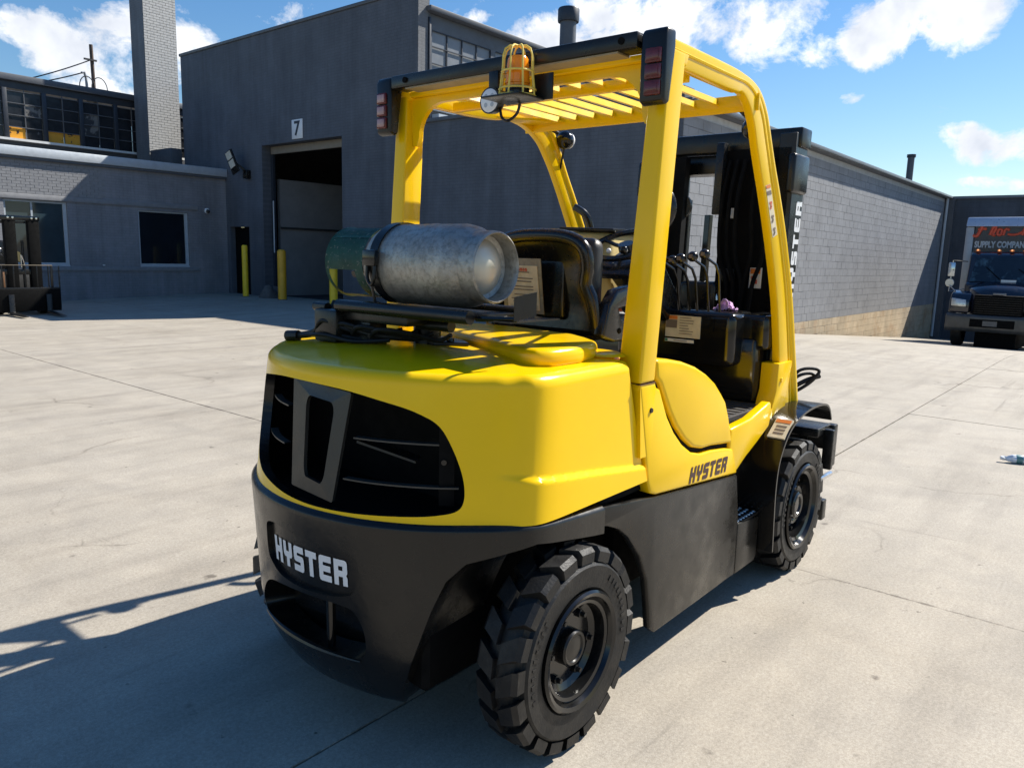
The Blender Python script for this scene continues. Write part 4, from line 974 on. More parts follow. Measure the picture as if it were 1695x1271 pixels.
# levers
lever = None
for (kx, ky, kz) in ((3.58, 1.955, 1.705), (3.60, 1.905, 1.70), (3.60, 1.86, 1.71), (3.62, 1.805, 1.722), (3.64, 1.75, 1.735)):
    L = G().tube([(kx, ky, kz - .01), (kx + .09, ky - .02, kz - .05), (kx + .115, ky - .03, kz - .10), (kx + .20, ky - .01, 1.44)], .0072, 8).obj('hydraulic_lever', GLB, FL)
    g = G().sph((kx - .004, ky, kz), .028, 14, (.9, 1, .95)); kb = g.obj('knob', PLA, L)
    g = G().box(kx - .0295, kx - .027, ky - .010, ky + .010, kz - .008, kz + .010); g.obj('knob_symbol', GINK, kb, smooth=False)

# ---- overhead guard
GY = .72
OUTE = [(2.57, 2.495), (3.15, 2.497), (3.30, 2.488), (3.40, 2.472), (3.475, 2.438), (3.545, 2.375), (3.60, 2.29), (3.68, 2.16), (3.77, 2.03), (3.90, 1.83), (4.05, 1.54), (4.19, 1.16), (4.28, .87)]
INNE_ = [(2.57, 2.405), (3.15, 2.405), (3.24, 2.400), (3.30, 2.375), (3.345, 2.335), (3.39, 2.275), (3.43, 2.20), (3.485, 2.11), (3.56, 1.99), (3.69, 1.76), (3.82, 1.49), (3.91, 1.18), (3.955, .98)]
INNE = [tuple(p[j] + (q[j] - p[j]) * (.0 if q[0] < 3.2 else .16) for j in (0, 1)) for p, q in zip(INNE_, OUTE)]
MIDE = [tuple(a[i] * .60 + b[i] * .40 for i in (0, 1)) for a, b in zip(OUTE, INNE)]
def strip(g, A, B, y0, y1):
    n = len(A); va = [[g.bm.verts.new((p[0], y, p[1])) for p in L] for L, y in ((A, y0), (B, y0), (B, y1), (A, y1))]
    for k in range(4):
        P, Q = va[k], va[(k + 1) % 4]
        for i in range(n - 1): g.bm.faces.new([P[i], P[i + 1], Q[i + 1], Q[i]])
    for i in (0, n - 1): g.bm.faces.new([va[k][i] for k in range(4)])
def taper(g, sgn):
    # the guard narrows towards the front legs
    for v in g.bm.verts:
        c = v.co
        if sgn > 0: c.y = 2 * YC - c.y
        k = 1 + .037 * sst(3.0, 3.6, c.x)
        c.x *= k; c.y *= k; c.z = 1.7 + (c.z - 1.7) * k
        if sgn > 0: c.y = 2 * YC - c.y
    return g
guard = None
for sgn in (-1, 1):
    yo = YC + sgn * GY
    g = G(); A = catmull(OUTE, 4); B = catmull(INNE, 4)
    if sgn > 0: B = [(b[0] + (a[0] - b[0]) * .36 * sst(3.2, 3.5, b[0]), b[1] + (a[1] - b[1]) * .36 * sst(3.2, 3.5, b[0])) for a, b in zip(A, B)]
    A2 = [(a[0] + (b[0] - a[0]) * .04, a[1] + (b[1] - a[1]) * .04) for a, b in zip(A, B)]
    strip(g, A2, B, yo - sgn * .020, yo - sgn * .060); g.bevel(.006, 2, 50)
    taper(g, sgn); leg = g.obj('guard_side_frame', YEL, FL, ang=35)
    if guard is None: guard = leg
    # rolled outer rim with its groove
    C = [(a[0] + (b[0] - a[0]) * .15, a[1] + (b[1] - a[1]) * .15) for a, b in zip(A, B)]
    g = G().tube([(x, yo - sgn * .045, z) for x, z in C], [.5 * math.dist(a, b) * .26 + .010 for a, b in zip(A, B)], 14); taper(g, sgn); g.obj('rolled_rim', YEL, leg)
    D = [(a[0] + (b[0] - a[0]) * .42, a[1] + (b[1] - a[1]) * .42) for a, b in zip(A, B)]
    g = G().tube([(x, yo - sgn * .021, z) for x, z in D], .007, 6); taper(g, sgn); g.obj('pressed_bead', YEL, leg)
    # rear post
    b0 = [(2.487, yo), (2.598, yo), (2.598, yo - sgn * .105), (2.487, yo - sgn * .105)]; b1 = [(2.572, yo), (2.692, yo), (2.692, yo - sgn * .070), (2.572, yo - sgn * .070)]
    g = G().hexa([(x, y, 1.24) for x, y in b0], [(x, y, 2.452) for x, y in b1]).bevel(.010, 3); g.obj('rear_post', YEL, FL)
    g = G().hexa([(x, y, 1.238) for x, y in b0], [(x + .03, y, .95) for x, y in b0]); g.obj('post_root', YEL, FL)
    # front foot plate
    g = G().prism([(3.905, 1.19), (3.90, 1.05), (3.86, .97), (3.81, .905), (3.90, .89), (4.03, .88), (4.10, 1.19)], 'y', yo - sgn * .004, yo - sgn * .10).bevel(.008, 2); taper(g, sgn); ft = g.obj('front_foot', YEL, leg)
    taper(G().lathe([(0, 0), (.014, 0), (.012, .008), (0, .008)], (3.95, yo - sgn * .004, 1.10), (0, -1 if sgn < 0 else 1, 0), 10), sgn).obj('bolt', YEL, ft)
    # weld plate at top of the post
    g = G().prism([(2.55, 2.452), (2.72, 2.452), (2.70, 2.405), (2.58, 2.405)], 'y', yo - sgn * .001, yo - sgn * .09).bevel(.006, 2); g.obj('post_cap', YEL, FL)
# rear header with curved gussets
ARCP = [(-.64, 2.06), (-.655, 2.42), (.655, 2.42), (.64, 2.06)]
inner = [(.612, 2.20)] + [(.60 - .15 * (1 - math.cos(a)), 2.235 + .150 * math.sin(a)) for a in [math.pi / 2 * i / 8 for i in range(9)]]
inner = [(y, z) for y, z in inner]
full = [(-.64, 2.20), (-.655, 2.415), (.655, 2.415), (.64, 2.20)] + inner + [(-y, z) for y, z in inner[::-1]]
g = G().prism([(YC + y, z) for y, z in full], 'x', 2.600, 2.625); g.obj('rear_header', YEL, FL, ang=40)
boxo('header_flange', YEL, FL, 2.57, 2.70, YC - .63, YC + .63, 2.416, 2.44, .004)
boxo('light_bar', BLK, FL, 2.465, 2.565, YC - .645, YC + .645, 2.436, 2.492, .008)
for yy in (-.58, .55): G().cyl((2.460, YC + yy, 2.465), (2.466, YC + yy, 2.465), .013, 14).obj('plug', DRK, FL)
boxo('bar_underside', mat('tan inner strip', (.30, .24, .15), .7, 0, 8, .15), FL, 2.475, 2.56, YC - .56, YC + .56, 2.429, 2.435)
for sgn in (-1, 1):
    ya, yb = sorted((YC + sgn * .755, YC + sgn * .655))
    g = G().prism([(2.485, 2.495), (2.545, 2.495), (2.548, 2.44), (2.522, 2.25), (2.505, 2.237), (2.475, 2.25), (2.472, 2.47)], 'y', ya, yb).bevel(.014, 3)
    tl = g.obj('tail_light', BLK, FL)
    yl0, yl1 = sorted((YC + sgn * .742, YC + sgn * .680))
    for k in range(3):
        g = G().box(2.462, 2.478, yl0, yl1, 2.268 + k * .054, 2.318 + k * .054).bevel(.005); g.obj('lens', RED, tl)
        g = G().box(2.4595, 2.4625, yl0 + .008, yl1 - .008, 2.276 + k * .054, 2.310 + k * .054).bevel(.001); g.obj('lens_face', PINK if sgn > 0 else RED, tl)
boxo('mid_member', YEL, FL, 2.862, 2.895, YC - .635, YC + .635, 2.395, 2.44, .004)
boxo('front_member', YEL, FL, 3.488, 3.502, YC - .675, YC + .675, 2.38, 2.455, .003)
for sgn in (1,):
    g = G().prism([(3.486, YC + sgn * .64), (3.486, YC + sgn * .40), (3.20, YC + sgn * .64)], 'z', 2.418, 2.428); g.obj('roof_gusset', YEL, FL, smooth=False)
def slat(x0, x1, y):
    g = G(); e = .010
    P0 = [(y, 2.418), (y + .012, 2.416), (y + .026, 2.446), (y + .014, 2.449)]
    g.hexa([(x0 + (e if k in (0, 1) else 0), p[0], p[1]) for k, p in enumerate(P0)], [(x1 - (e if k in (0, 1) else 0), p[0], p[1]) for k, p in enumerate(P0)])
    return g
slF = slat(-.296, .296, 0).mesh('roof_slat', [YEL], smooth=False); slR = slat(-.078, .078, 0).mesh('roof_slat', [YEL], smooth=False)
for k in range(9):
    y = 1.655 + k * .1135
    link('roof_slat', slF, FL, (3.192, y, 0)); link('roof_slat', slR, FL, (2.782, y, 0))
# work lamps at the front
for y, z in ((2.70, 2.365), (1.555, 2.33)):
    lp = G().sph((3.53 + (.12 if y < 2 else .18), y, z), .052, 18, (.75, 1, 1)).obj('front_work_lamp', GLB, FL)
    G().tube([(3.64, y, z + .03), (3.51, y, z + .06)], .012, 8).obj('lamp_stem', BLK, lp)
    G().lathe([(0, .044), (.044, .042), (.047, .026)], (3.53 + (.12 if y < 2 else .18), y, z), 'x', 20).obj('lamp_glass', WHT, lp)
G().tube(catmull([(3.71, 2.70, 2.33), (3.72, 2.72, 2.27), (3.74, 2.745, 2.22), (3.76, 2.765, 2.18)], 6), .006, 6).obj('lamp_cable', BLK, FL)
G().sph((3.765, 2.765, 2.17), .016, 10, (1, .6, 1.5)).obj('cable_grommet', DRK, FL)
# grab handle and hose on the far leg
G().tube(catmull([(3.86, 2.72, 2.0), (3.88, 2.67, 1.97), (3.90, 2.645, 1.93), (3.93, 2.64, 1.86), (3.98, 2.65, 1.75), (4.02, 2.65, 1.60)], 6), .022, 10).obj('grab_handle', PLA, FL)
# beacon with cage on its bracket
bx, by, bz = 2.405, 1.985, 2.312
bc = G().box(2.31, 2.47, 1.90, 2.09, 2.298, 2.306).bevel(.002).obj('beacon_shelf', BLK, FL)
G().box(2.463, 2.472, 1.86, 1.96, 2.30, 2.398).bevel(.003).obj('beacon_bracket', BLK, FL)
G().cyl((bx, by, 2.307), (bx, by, 2.345), .047, 24).obj('beacon_base', PLA, FL)
G().lathe([(.045, 0), (.047, .02), (.042, .086), (.040, .102), (.034, .111), (0, .113)], (bx, by, 2.345), 'z', 24).obj('beacon_lens', AMB, FL)
G().lathe([(.0465, .010), (.05, .012), (.05, .018), (.0455, .02)], (bx, by, 2.345), 'z', 24).obj('lens_ring', AMB, FL)
for k in range(8):
    a = 2 * math.pi * k / 8 + .2; c, s_ = math.cos(a), math.sin(a)
    G().tube([(bx + c * .073, by + s_ * .073, 2.308), (bx + c * .062, by + s_ * .062, 2.398), (bx + c * .060, by + s_ * .060, 2.458), (bx + c * .052, by + s_ * .052, 2.482), (bx + c * .034, by + s_ * .034, 2.494), (bx + c * .006, by + s_ * .006, 2.496)], .0042, 6).obj('cage_wire', CAGE, FL)
for rr, z in ((.071, 2.335), (.0625, 2.400), (.073, 2.310)):
    G().tube([(bx + rr * math.cos(a), by + rr * math.sin(a), z) for a in [2 * math.pi * i / 28 for i in range(28)]], .004, 6, closed=True).obj('cage_ring', CAGE, FL)
# round rear lamp
rl = G().cyl((2.435, 2.155, 2.318), (2.475, 2.155, 2.318), .052, 28, .046).obj('rear_lamp', BLK, FL)
G().lathe([(0, .003), (.040, .003), (.046, 0)], (2.434, 2.155, 2.318), (-1, 0, 0), 28).obj('lamp_face', WHT, rl)
for dy in (-.017, .017):
    for dz in (-.017, .017): G().lathe([(0, .0), (.008, .0), (.010, -.002)], (2.4295, 2.155 + dy, 2.318 + dz), (-1, 0, 0), 12).obj('led', FRAME, rl)
G().box(2.455, 2.47, 2.13, 2.18, 2.355, 2.436).bevel(.003).obj('lamp_hanger', BLK, rl)
G().tube(catmull([(2.46, 2.12, 2.30), (2.45, 2.10, 2.25), (2.45, 2.065, 2.235), (2.46, 2.03, 2.26), (2.46, 2.015, 2.30)], 6), .006, 6).obj('lamp_cable', BLK, FL)
# small black unit on the roof, behind the right light
boxo('roof_module', BLK, FL, 3.02, 3.10, 1.66, 1.76, 2.50, 2.60, .004)
# warning strip on the front leg
def legface(t, w, d=.0015):       # t along the leg, w across from inner edge (0) to groove (1)
    i = 8 + t; a, b = OUTE, INNE
    k = int(i); f = i - k
    O = [a[k][j] + (a[k + 1][j] - a[k][j]) * f for j in (0, 1)]; I = [b[k][j] + (b[k + 1][j] - b[k][j]) * f for j in (0, 1)]
    return (I[0] + (O[0] - I[0]) * w, YC - GY + .020 - d, I[1] + (O[1] - I[1]) * w)
g = G(); n = 6
for i in range(n): g.face([legface(-.45 + 1.25 * i / n, .10), legface(-.45 + 1.25 * i / n, .42), legface(-.45 + 1.25 * (i + 1) / n, .42), legface(-.45 + 1.25 * (i + 1) / n, .10)])
taper(g, -1); ws = g.obj('warning_strip', LBL, FL, smooth=False)
for (t0, t1, m) in ((-.44, -.33, LBO), (-.24, -.10, GINK)):
    g = G(); g.face([legface(t0, .12, .003), legface(t0, .40, .003), legface(t1, .40, .003), legface(t1, .12, .003)]); taper(g, -1); g.obj('strip_band', m, ws, smooth=False)
for t0, m in ((.08, INK), (.36, GINK), (.62, GINK)):
    g = G()
    for a, b, c, d in ((.18, .34, 0, .05), (.22, .30, .05, .12), (.16, .26, .10, .15)): g.face([legface(t0 + c, a, .003), legface(t0 + c, b, .003), legface(t0 + d, b, .003), legface(t0 + d, a, .003)])
    taper(g, -1); g.obj('strip_figure', m, ws, smooth=False)

class TG_(G):
    # drawn round a nominal tank centre, set down at its real place and size
    def obj(s, *a, **k):
        for v in s.bm.verts: v.co = TC1 + (v.co - TC0) * .913
        return G.obj(s, *a, **k)
TC0 = Vector((2.245, 2.363, 1.655)); TC1 = Vector((2.050, 2.157, 1.659))
def tboxo(name, m, parent, x0, x1, y0, y1, z0, z1, bev=0):
    g = TG_().box(x0, x1, y0, y1, z0, z1)
    if bev: g.bevel(bev, 2)
    return g.obj(name, m, parent)
# ---- tank cradle and hoses on the hood
TG_().tube([(2.06, 1.895, 1.474), (2.06, 2.66, 1.474)], .026, 16).obj('cradle_tube', BLK, FL)
TG_().tube([(2.42, 1.895, 1.474), (2.42, 2.66, 1.474)], .026, 16).obj('cradle_tube', BLK, FL)
tboxo('cradle_sun_block', BLK, FL, 2.10, 2.38, 1.93, 2.64, 1.470, 1.476)  # added plate that keeps sun off the hood below the tank
for yy in (2.0, 2.35, 2.6): tboxo('cradle_strap', BLK, FL, 2.08, 2.40, yy, yy + .05, 1.452, 1.470, .004)
TG_().hexa([(2.10, 1.722, 1.470), (2.105, 1.728, 1.470), (2.195, 1.698, 1.490), (2.19, 1.692, 1.490)], [(2.10, 1.722, 1.557), (2.105, 1.728, 1.557), (2.195, 1.698, 1.575), (2.19, 1.692, 1.575)]).obj('stop_plate', BLK, FL, smooth=False)
TG_().tube([(2.12, 1.72, 1.478), (2.10, 1.90, 1.470)], .012, 8).obj('stop_bar', GLB, FL)
TG_().box(2.10, 2.40, 1.74, 1.90, 1.462, 1.468).obj('cradle_end', BLK, FL)
G().prism([(2.08, 2.10), (2.17, 2.00), (2.24, 2.10), (2.29, 2.36), (2.17, 2.34)], 'z', 1.350, 1.366).bevel(.004).obj('pivot_plate', BLK, FL)
G().cyl((2.14, 2.20, 1.34), (2.14, 2.20, 1.485), .055, 20).obj('pivot_post', BLK, FL)
G().lathe([(0, 0), (.016, 0), (.014, .012), (0, .012)], (2.15, 2.08, 1.366), 'z', 10).obj('pivot_bolt', GLB, FL)
G().box(1.90, 2.22, 2.06, 2.46, 1.435, 1.482).bevel(.012).obj('swing_arm', BLK, FL)
G().box(1.93, 2.02, 2.30, 2.40, 1.345, 1.44).bevel(.008).obj('swing_stop', GRF, FL)
G().cyl((2.02, 1.95, 1.44), (2.02, 2.12, 1.44), .022, 12).obj('latch_pin', GRF, FL)
for k in range(4):
    y = 2.50 - k * .09
    G().tube(catmull([(1.87 + k * .02, y + .06, 1.385), (1.86 + k * .02, y, 1.43 - k * .006), (1.90 + k * .03, y - .10, 1.40), (1.98 + k * .03, y - .16, 1.375), (2.08, y - .22, 1.40)], 6), .009, 8).obj('gas_hose', RUB, FL)
g = G().box(1.86, 1.96, 2.42, 2.56, 1.345, 1.475).bevel(.012); g.obj('latch_block', BLK, FL)
G().tube(catmull([(1.86, 2.68, 1.355), (1.88, 2.60, 1.37), (1.89, 2.52, 1.41), (1.90, 2.42, 1.415), (1.95, 2.30, 1.385), (2.05, 2.18, 1.375)], 6), .014, 10).obj('gas_hose', RUB, FL)
G().tube(catmull([(1.95, 2.54, 1.50), (1.88, 2.50, 1.40), (1.92, 2.38, 1.365), (2.02, 2.28, 1.37)], 6), .011, 8).obj('gas_hose', RUB, FL)
G().tube(catmull([(1.83, 2.60, 1.365), (1.85, 2.48, 1.375), (1.88, 2.34, 1.36), (1.96, 2.22, 1.37)], 6), .008, 8).obj('gas_hose', RUB, FL)
g = G().cyl((1.845, 2.72, 1.352), (1.862, 2.665, 1.356), .022, 10); g.obj('hose_fitting', GRF, FL)
g = G().cyl((1.90, 2.60, 1.48), (1.90, 2.52, 1.48), .018, 10); g.obj('hose_fitting', GRF, FL)

# ---- wheels
def wheel(R, w, rimr, front):
    """meshes about the origin, axle along Y, outer face toward -Y"""
    h = w / 2
    t = G().lathe([(rimr, -h + .012), (rimr + .012, -h + .002), (R * .82, -h - .004), (R * .845, -h + .004), (R * .855, -h + .018), (R - .032, -h + .030), (R - .023, -h * .4), (R - .023, h * .4), (R - .032, h - .030), (R * .855, h - .018), (R * .82, h), (rimr, h - .01)], (0, 0, 0), 'y', 72)
    n = 20
    for k in range(n):
        for side in (-1, 1):
            a0 = 2 * math.pi * (k + (0 if side < 0 else .5)) / n
            half = math.pi / n * .74
            def pt(r, a, y): return (r * math.cos(a), y, r * math.sin(a))
            sk = .10
            yo, yi = side * (h + .000), side * .010
            sh = side * (h - .016)
            # block: outer shoulder to near the middle, slanted grooves
            A = [pt(R * .858, a0 - half, yo), pt(R * .858, a0 + half, yo), pt(R - .016, a0 + half * .93, yo), pt(R - .016, a0 - half * .93, yo)]
            B = [pt(R - .002, a0 - half * .9, sh), pt(R - .002, a0 + half * .9, sh)]
            D = [pt(R, a0 - half * .80 + sk, yi), pt(R, a0 + half * .80 + sk, yi), pt(R - .05, a0 + half * .80 + sk, yi), pt(R - .05, a0 - half * .80 + sk, yi)]
            v = [t.bm.verts.new(p) for p in A + B + D]
            (l0, l1, l2, l3, s0_, s1_, d0, d1, d2, d3) = v
            for f in ((l0, l1, l2, l3), (l3, l2, s1_, s0_), (s0_, s1_, d1, d0), (d0, d1, d2, d3), (l1, d2, d1, s1_, l2), (l0, l3, s0_, d0, d3), (l0, d3, d2, l1)): t.bm.faces.new(f)
    tyre = t.mesh('tyre', RUB, ang=28)
    # moulded marks on the sidewall
    mk = G()
    for k in range(46):
        if k % 23 > 9: continue
        a = 2 * math.pi * k / 46 * .8; r0 = R * .74
        for dr, da, wd in ((0, 0, .010),):
            c = Vector((math.cos(a), 0, math.sin(a))); tt = Vector((-math.sin(a), 0, math.cos(a)))
            p = c * r0 + Vector((0, -h - .003, 0)); hh = random.choice((.010, .013)); ww = random.choice((.004, .006, .007))
            mk.hexa([p + c * hh + tt * ww, p + c * hh - tt * ww, p - c * hh - tt * ww, p - c * hh + tt * ww], [q + Vector((0, -.002, 0)) for q in (p + c * hh + tt * ww, p + c * hh - tt * ww, p - c * hh - tt * ww, p - c * hh + tt * ww)])
    marks = mk.mesh('sidewall_marks', RUB, smooth=False)
    r = rimr
    if not front:
        rim_ = G().lathe([(r - .004, -h + .02), (r + .004, -h - .006), (r - .004, -h - .014), (r - .018, -h - .008), (r - .026, -h + .012), (r - .034, -h + .006), (r - .046, -h + .010), (r - .050, -h + .03), (r - .054, -h * .45), (r - .075, -h * .30), (.07, -h * .30), (.05, -h * .30), (0, -h * .30)], (0, 0, 0), 'y', 56).mesh('rim', GLB, ang=30)
        hub = G().lathe([(.066, -h * .28), (.064, -h * .66), (.058, -h * .74), (.050, -h * .72), (.046, -h * .66), (.02, -h * .70), (0, -h * .71)], (0, 0, 0), 'y', 36).mesh('hub_cap', BLK, ang=30)
        nr, nn, ny = r - .092, 6, -h * .30
    else:
        rim_ = G().lathe([(r - .004, -h + .02), (r + .004, -h - .006), (r - .004, -h - .014), (r - .020, -h - .008), (r - .030, -h + .014), (r - .040, -h + .008), (r - .056, -h + .016), (r - .062, -h + .06), (r - .070, -h * .35), (.10, -h * .35), (0, -h * .35)], (0, 0, 0), 'y', 56).mesh('rim', GLB, ang=30)
        hub = G().lathe([(.118, -h * .35), (.116, -h * .62), (.106, -h * .70), (.090, -h * .66), (.084, -h * .62), (.078, -h * .80), (.066, -h * .86), (.05, -h * .84), (.046, -h * .78), (0, -h * .79)], (0, 0, 0), 'y', 40).mesh('hub_cap', GLB, ang=30)
        nr, nn, ny = .145, 10, -h * .35
    g = G()
    for k in range(nn):
        a = 2 * math.pi * k / nn; c = (nr * math.cos(a), ny, nr * math.sin(a))
        g.lathe([(.016, 0), (.016, -.012), (.010, -.014), (.009, -.030), (0, -.031)], c, 'y', 6)
    nuts = g.mesh('lug_nuts', GRF, ang=30)
    return rim_, tyre, hub, nuts, marks
def place(ms, c, flip, lift=0, steer=0, roll=0):
    base = link('wheel', ms[0], FL, c)
    base.rotation_euler = (0, math.radians(roll), math.radians((180 if flip else 0) + steer))
    for nme, me in zip(('tyre', 'hub_cap', 'lug_nuts', 'sidewall_marks'), ms[1:]):
        o = bpy.data.objects.new(nme, me); COL.objects.link(o); o.parent = base
        if nme in ('sidewall_marks', 'lug_nuts'): o['kind'] = 'stuff'
MR = wheel(.364, .172, .210, False); MF = wheel(.370, .24, .237, True)
place(MR, (2.068, 1.443, .364), False, roll=4); place(MR, (2.068, 2 * YC - 1.545, .364), True)
place(MF, (4.215, 1.465, .370), False, roll=11); place(MF, (4.215, 2 * YC - 1.465, .370), True)

# ---- front fenders
FP = catmull([(3.80, .22), (3.782, .42), (3.775, .58), (3.805, .72), (3.92, .85), (4.10, .912), (4.30, .930), (4.47, .918), (4.55, .88), (4.60, .81)], 5)
for sgn in (-1, 1):
    ya, yb = YC + sgn * .800, YC + sgn * .54
    g = G(); R_ = []
    for i, (x, z) in enumerate(FP):
        j0, j1 = max(i - 1, 0), min(i + 1, len(FP) - 1); tx, tz = FP[j1][0] - FP[j0][0], FP[j1][1] - FP[j0][1]; l = math.hypot(tx, tz); nx_, nz_ = -tz / l * .012, tx / l * .012
        R_.append([g.bm.verts.new(p) for p in ((x, ya, z), (x, yb, z), (x - nx_, yb, z - nz_), (x - nx_, ya, z - nz_))])
    for A, B in zip(R_, R_[1:]):
        for k in range(4): g.bm.faces.new([A[k], A[(k + 1) % 4], B[(k + 1) % 4], B[k]])
    g.bm.faces.new(R_[0]); g.bm.faces.new(R_[-1][::-1])
    g.obj('front_fender', GLB, FL, ang=30)
    g = G().prism([(3.40, .70), (3.46, .66), (3.52, .30), (4.5, .30), (4.5, .90), (4.0, .92), (3.85, .86), (3.70, .79), (3.55, .72)], 'y', YC + sgn * .60, YC + sgn * .55); g.obj('inner_fender', GLB, FL)
g = G(); 
a_, b_ = FP[18], FP[22]
g.hexa([(a_[0] - .007, YC - .79, a_[1] + .010), (a_[0] - .007, YC - .70, a_[1] + .010), (b_[0] - .007, YC - .70, b_[1] + .010), (b_[0] - .007, YC - .79, b_[1] + .010)], [(a_[0], YC - .79, a_[1] + .002), (a_[0], YC - .70, a_[1] + .002), (b_[0], YC - .70, b_[1] + .002), (b_[0], YC - .79, b_[1] + .002)])
fl_ = g.obj('fender_label', LBL, FL, smooth=False)
def fpt(a, y): return (a_[0] + (b_[0] - a_[0]) * a - .008, YC - y, a_[1] + (b_[1] - a_[1]) * a + .0115)
g = G(); g.face([fpt(.78, .785), fpt(.78, .705), fpt(.95, .705), fpt(.95, .785)]); g.obj('label_band', LBO, fl_, smooth=False)
g = G()
for k in range(3): g.face([fpt(.2 + k * .18, .775), fpt(.2 + k * .18, .72), fpt(.28 + k * .18, .72), fpt(.28 + k * .18, .775)])
g.obj('print_lines', GINK, fl_, smooth=False)

# ---- mast, tipped a little forward
def mast_tilt(c): return Vector((c.x - .085 * (1 - (c.z - .3) / 2.1), c.y, c.z))
class MG_(G):
    def obj(s, *a, **k):
        for v in s.bm.verts: v.co = mast_tilt(v.co)
        return G.obj(s, *a, **k)
for sgn in (-1, 1):
    yo = YC + sgn * .485
    C_ = [(4.52, 0), (4.71, 0), (4.71, -.10), (4.68, -.10), (4.68, -.03), (4.55, -.03), (4.55, -.10), (4.52, -.10)]
    MG_().prism([(x, yo + sgn * d) for x, d in C_], 'z', .12, 2.44).bevel(.004, 1).obj('outer_mast_rail', BLK, FL)
    yi = YC + sgn * .36
    MG_().prism([(4.58, yi + .022), (4.80, yi + .022), (4.80, yi - .022), (4.58, yi - .022)], 'z', .14, 2.46).bevel(.004, 1).obj('inner_mast_rail', BLK, FL)
    MG_().prism([(4.62, yi - sgn * .04), (4.82, yi - sgn * .04), (4.82, yi - sgn * .075), (4.62, yi - sgn * .075)], 'z', .2, 2.1).obj('carriage_rail', GRF, FL)
    MG_().cyl((4.66, YC + sgn * .27, .2), (4.66, YC + sgn * .27, 2.33), .032, 16).obj('lift_cylinder', GRF, FL)
    MG_().cyl((4.55, YC + sgn * .22, .2), (4.55, YC + sgn * .22, 2.20), .022, 12).obj('lift_pipe', BLK, FL)
    b = MG_().box(4.46, 4.70, *sorted((yo - sgn * .02, yo + sgn * .025)), 2.10, 2.32).bevel(.018, 3); b.obj('mast_bracket', BLK, FL)
MG_().box(4.56, 4.72, YC - .50, YC + .50, 2.36, 2.475).bevel(.012, 2).obj('mast_top_bar', BLK, FL)
MG_().box(4.62, 4.78, YC - .36, YC + .36, 2.24, 2.355).bevel(.012, 2).obj('inner_top_bar', BLK, FL)
MG_().box(4.60, 4.70, YC - .45, YC + .45, 1.02, 1.20).bevel(.012, 2).obj('mast_cross_bar', BLK, FL)
MG_().box(4.60, 4.70, YC - .45, YC + .45, .30, .46).bevel(.012, 2).obj('mast_cross_bar', BLK, FL)
# left group: free-lift cylinder, sheave, chain
MG_().cyl((4.62, YC + .24, .3), (4.62, YC + .24, 2.02), .048, 20).obj('free_lift_cylinder', BLK, FL)
MG_().lathe([(0, -.02), (.085, -.02), (.085, -.012), (.072, -.008), (.072, .008), (.085, .012), (.085, .02), (0, .02)], (4.56, YC + .25, 2.04), (1, .25, 0), 32).obj('chain_sheave', GRF, FL)
gch = MG_()
for k in range(62):
    z = .75 + k * .021; gch.box(4.545, 4.555, YC + .225 + (.004 if k % 2 else 0), YC + .249 + (.004 if k % 2 else 0), z, z + .018)
gch.obj('lift_chain', GRF, FL, smooth=False)
g = MG_().box(4.50, 4.56, YC + .19, YC + .48, .95, 2.34); g.obj('hose_guard', DRK, FL, smooth=False)
MG_().box(4.46, 4.50, YC + .28, YC + .38, 2.05, 2.20).bevel(.02).obj('sheave_block', BLK, FL)
for z in (1.93, 1.74, 1.50):
    MG_().box(4.485, 4.50, YC + .37, YC + .40, z, z + .012).obj('pin', CHROME, FL)
for k in range(3):
    y = YC + .40 - k * .05
    MG_().tube(catmull([(4.47, y, 1.30), (4.48, y, 1.7), (4.47, y + .01, 2.05), (4.52, y, 2.22), (4.60, y, 2.26)], 5), .010, 8).obj('mast_hose', DRK, FL)
# right group
MG_().box(4.52, 4.57, YC - .46, YC - .06, .95, 2.36).obj('hose_guard', DRK, FL, smooth=False)
MG_().box(4.44, 4.50, YC - .085, YC - .035, 1.98, 2.40).bevel(.006).obj('hose_bracket', GRF, FL)
g = MG_().box(4.47, 4.52, YC - .012, YC + .02, 1.0, 1.98); g.obj('lift_rod', GLB, FL)
g = MG_().box(4.47, 4.50, YC - .20, YC - .10, 1.58, 1.66).bevel(.006).obj('hose_clamp', BLK, FL)
for k, (y0_, y1_) in enumerate(((-.10, -.16), (-.15, -.20), (-.20, -.25), (-.30, -.26), (-.37, -.31))):
    MG_().tube(catmull([(4.44, YC + y1_, 1.20), (4.45, YC + y1_ * 1.05, 1.55), (4.46, YC + y0_, 1.75), (4.45, YC + y0_ * .95, 2.05), (4.50, YC + y0_, 2.30)], 6), .014, 8).obj('mast_hose', DRK, FL)
MG_().box(4.498, 4.519, YC - .165, YC - .135, 1.96, 2.02).obj('white_tag', WHT, FL, smooth=False)
tg = MG_().box(4.505, 4.518, YC - .355, YC - .285, 1.55, 1.67).obj('warning_tag', LBW, FL, smooth=False)
MG_().box(4.502, 4.5045, YC - .350, YC - .290, 1.635, 1.665).obj('tag_header', LBO, tg, smooth=False)
g = MG_(); g.box(4.502, 4.5045, YC - .335, YC - .305, 1.575, 1.60).box(4.502, 4.5045, YC - .325, YC - .298, 1.603, 1.622); g.obj('tag_figure', INK, tg, smooth=False)
def mast_word(u, v): return mast_tilt(Vector((4.70 - v, YC - .4865, 1.50 + u)))
word('HYSTER', mast_word, .56, .09).obj('mast_lettering', WHT, FL, smooth=False)
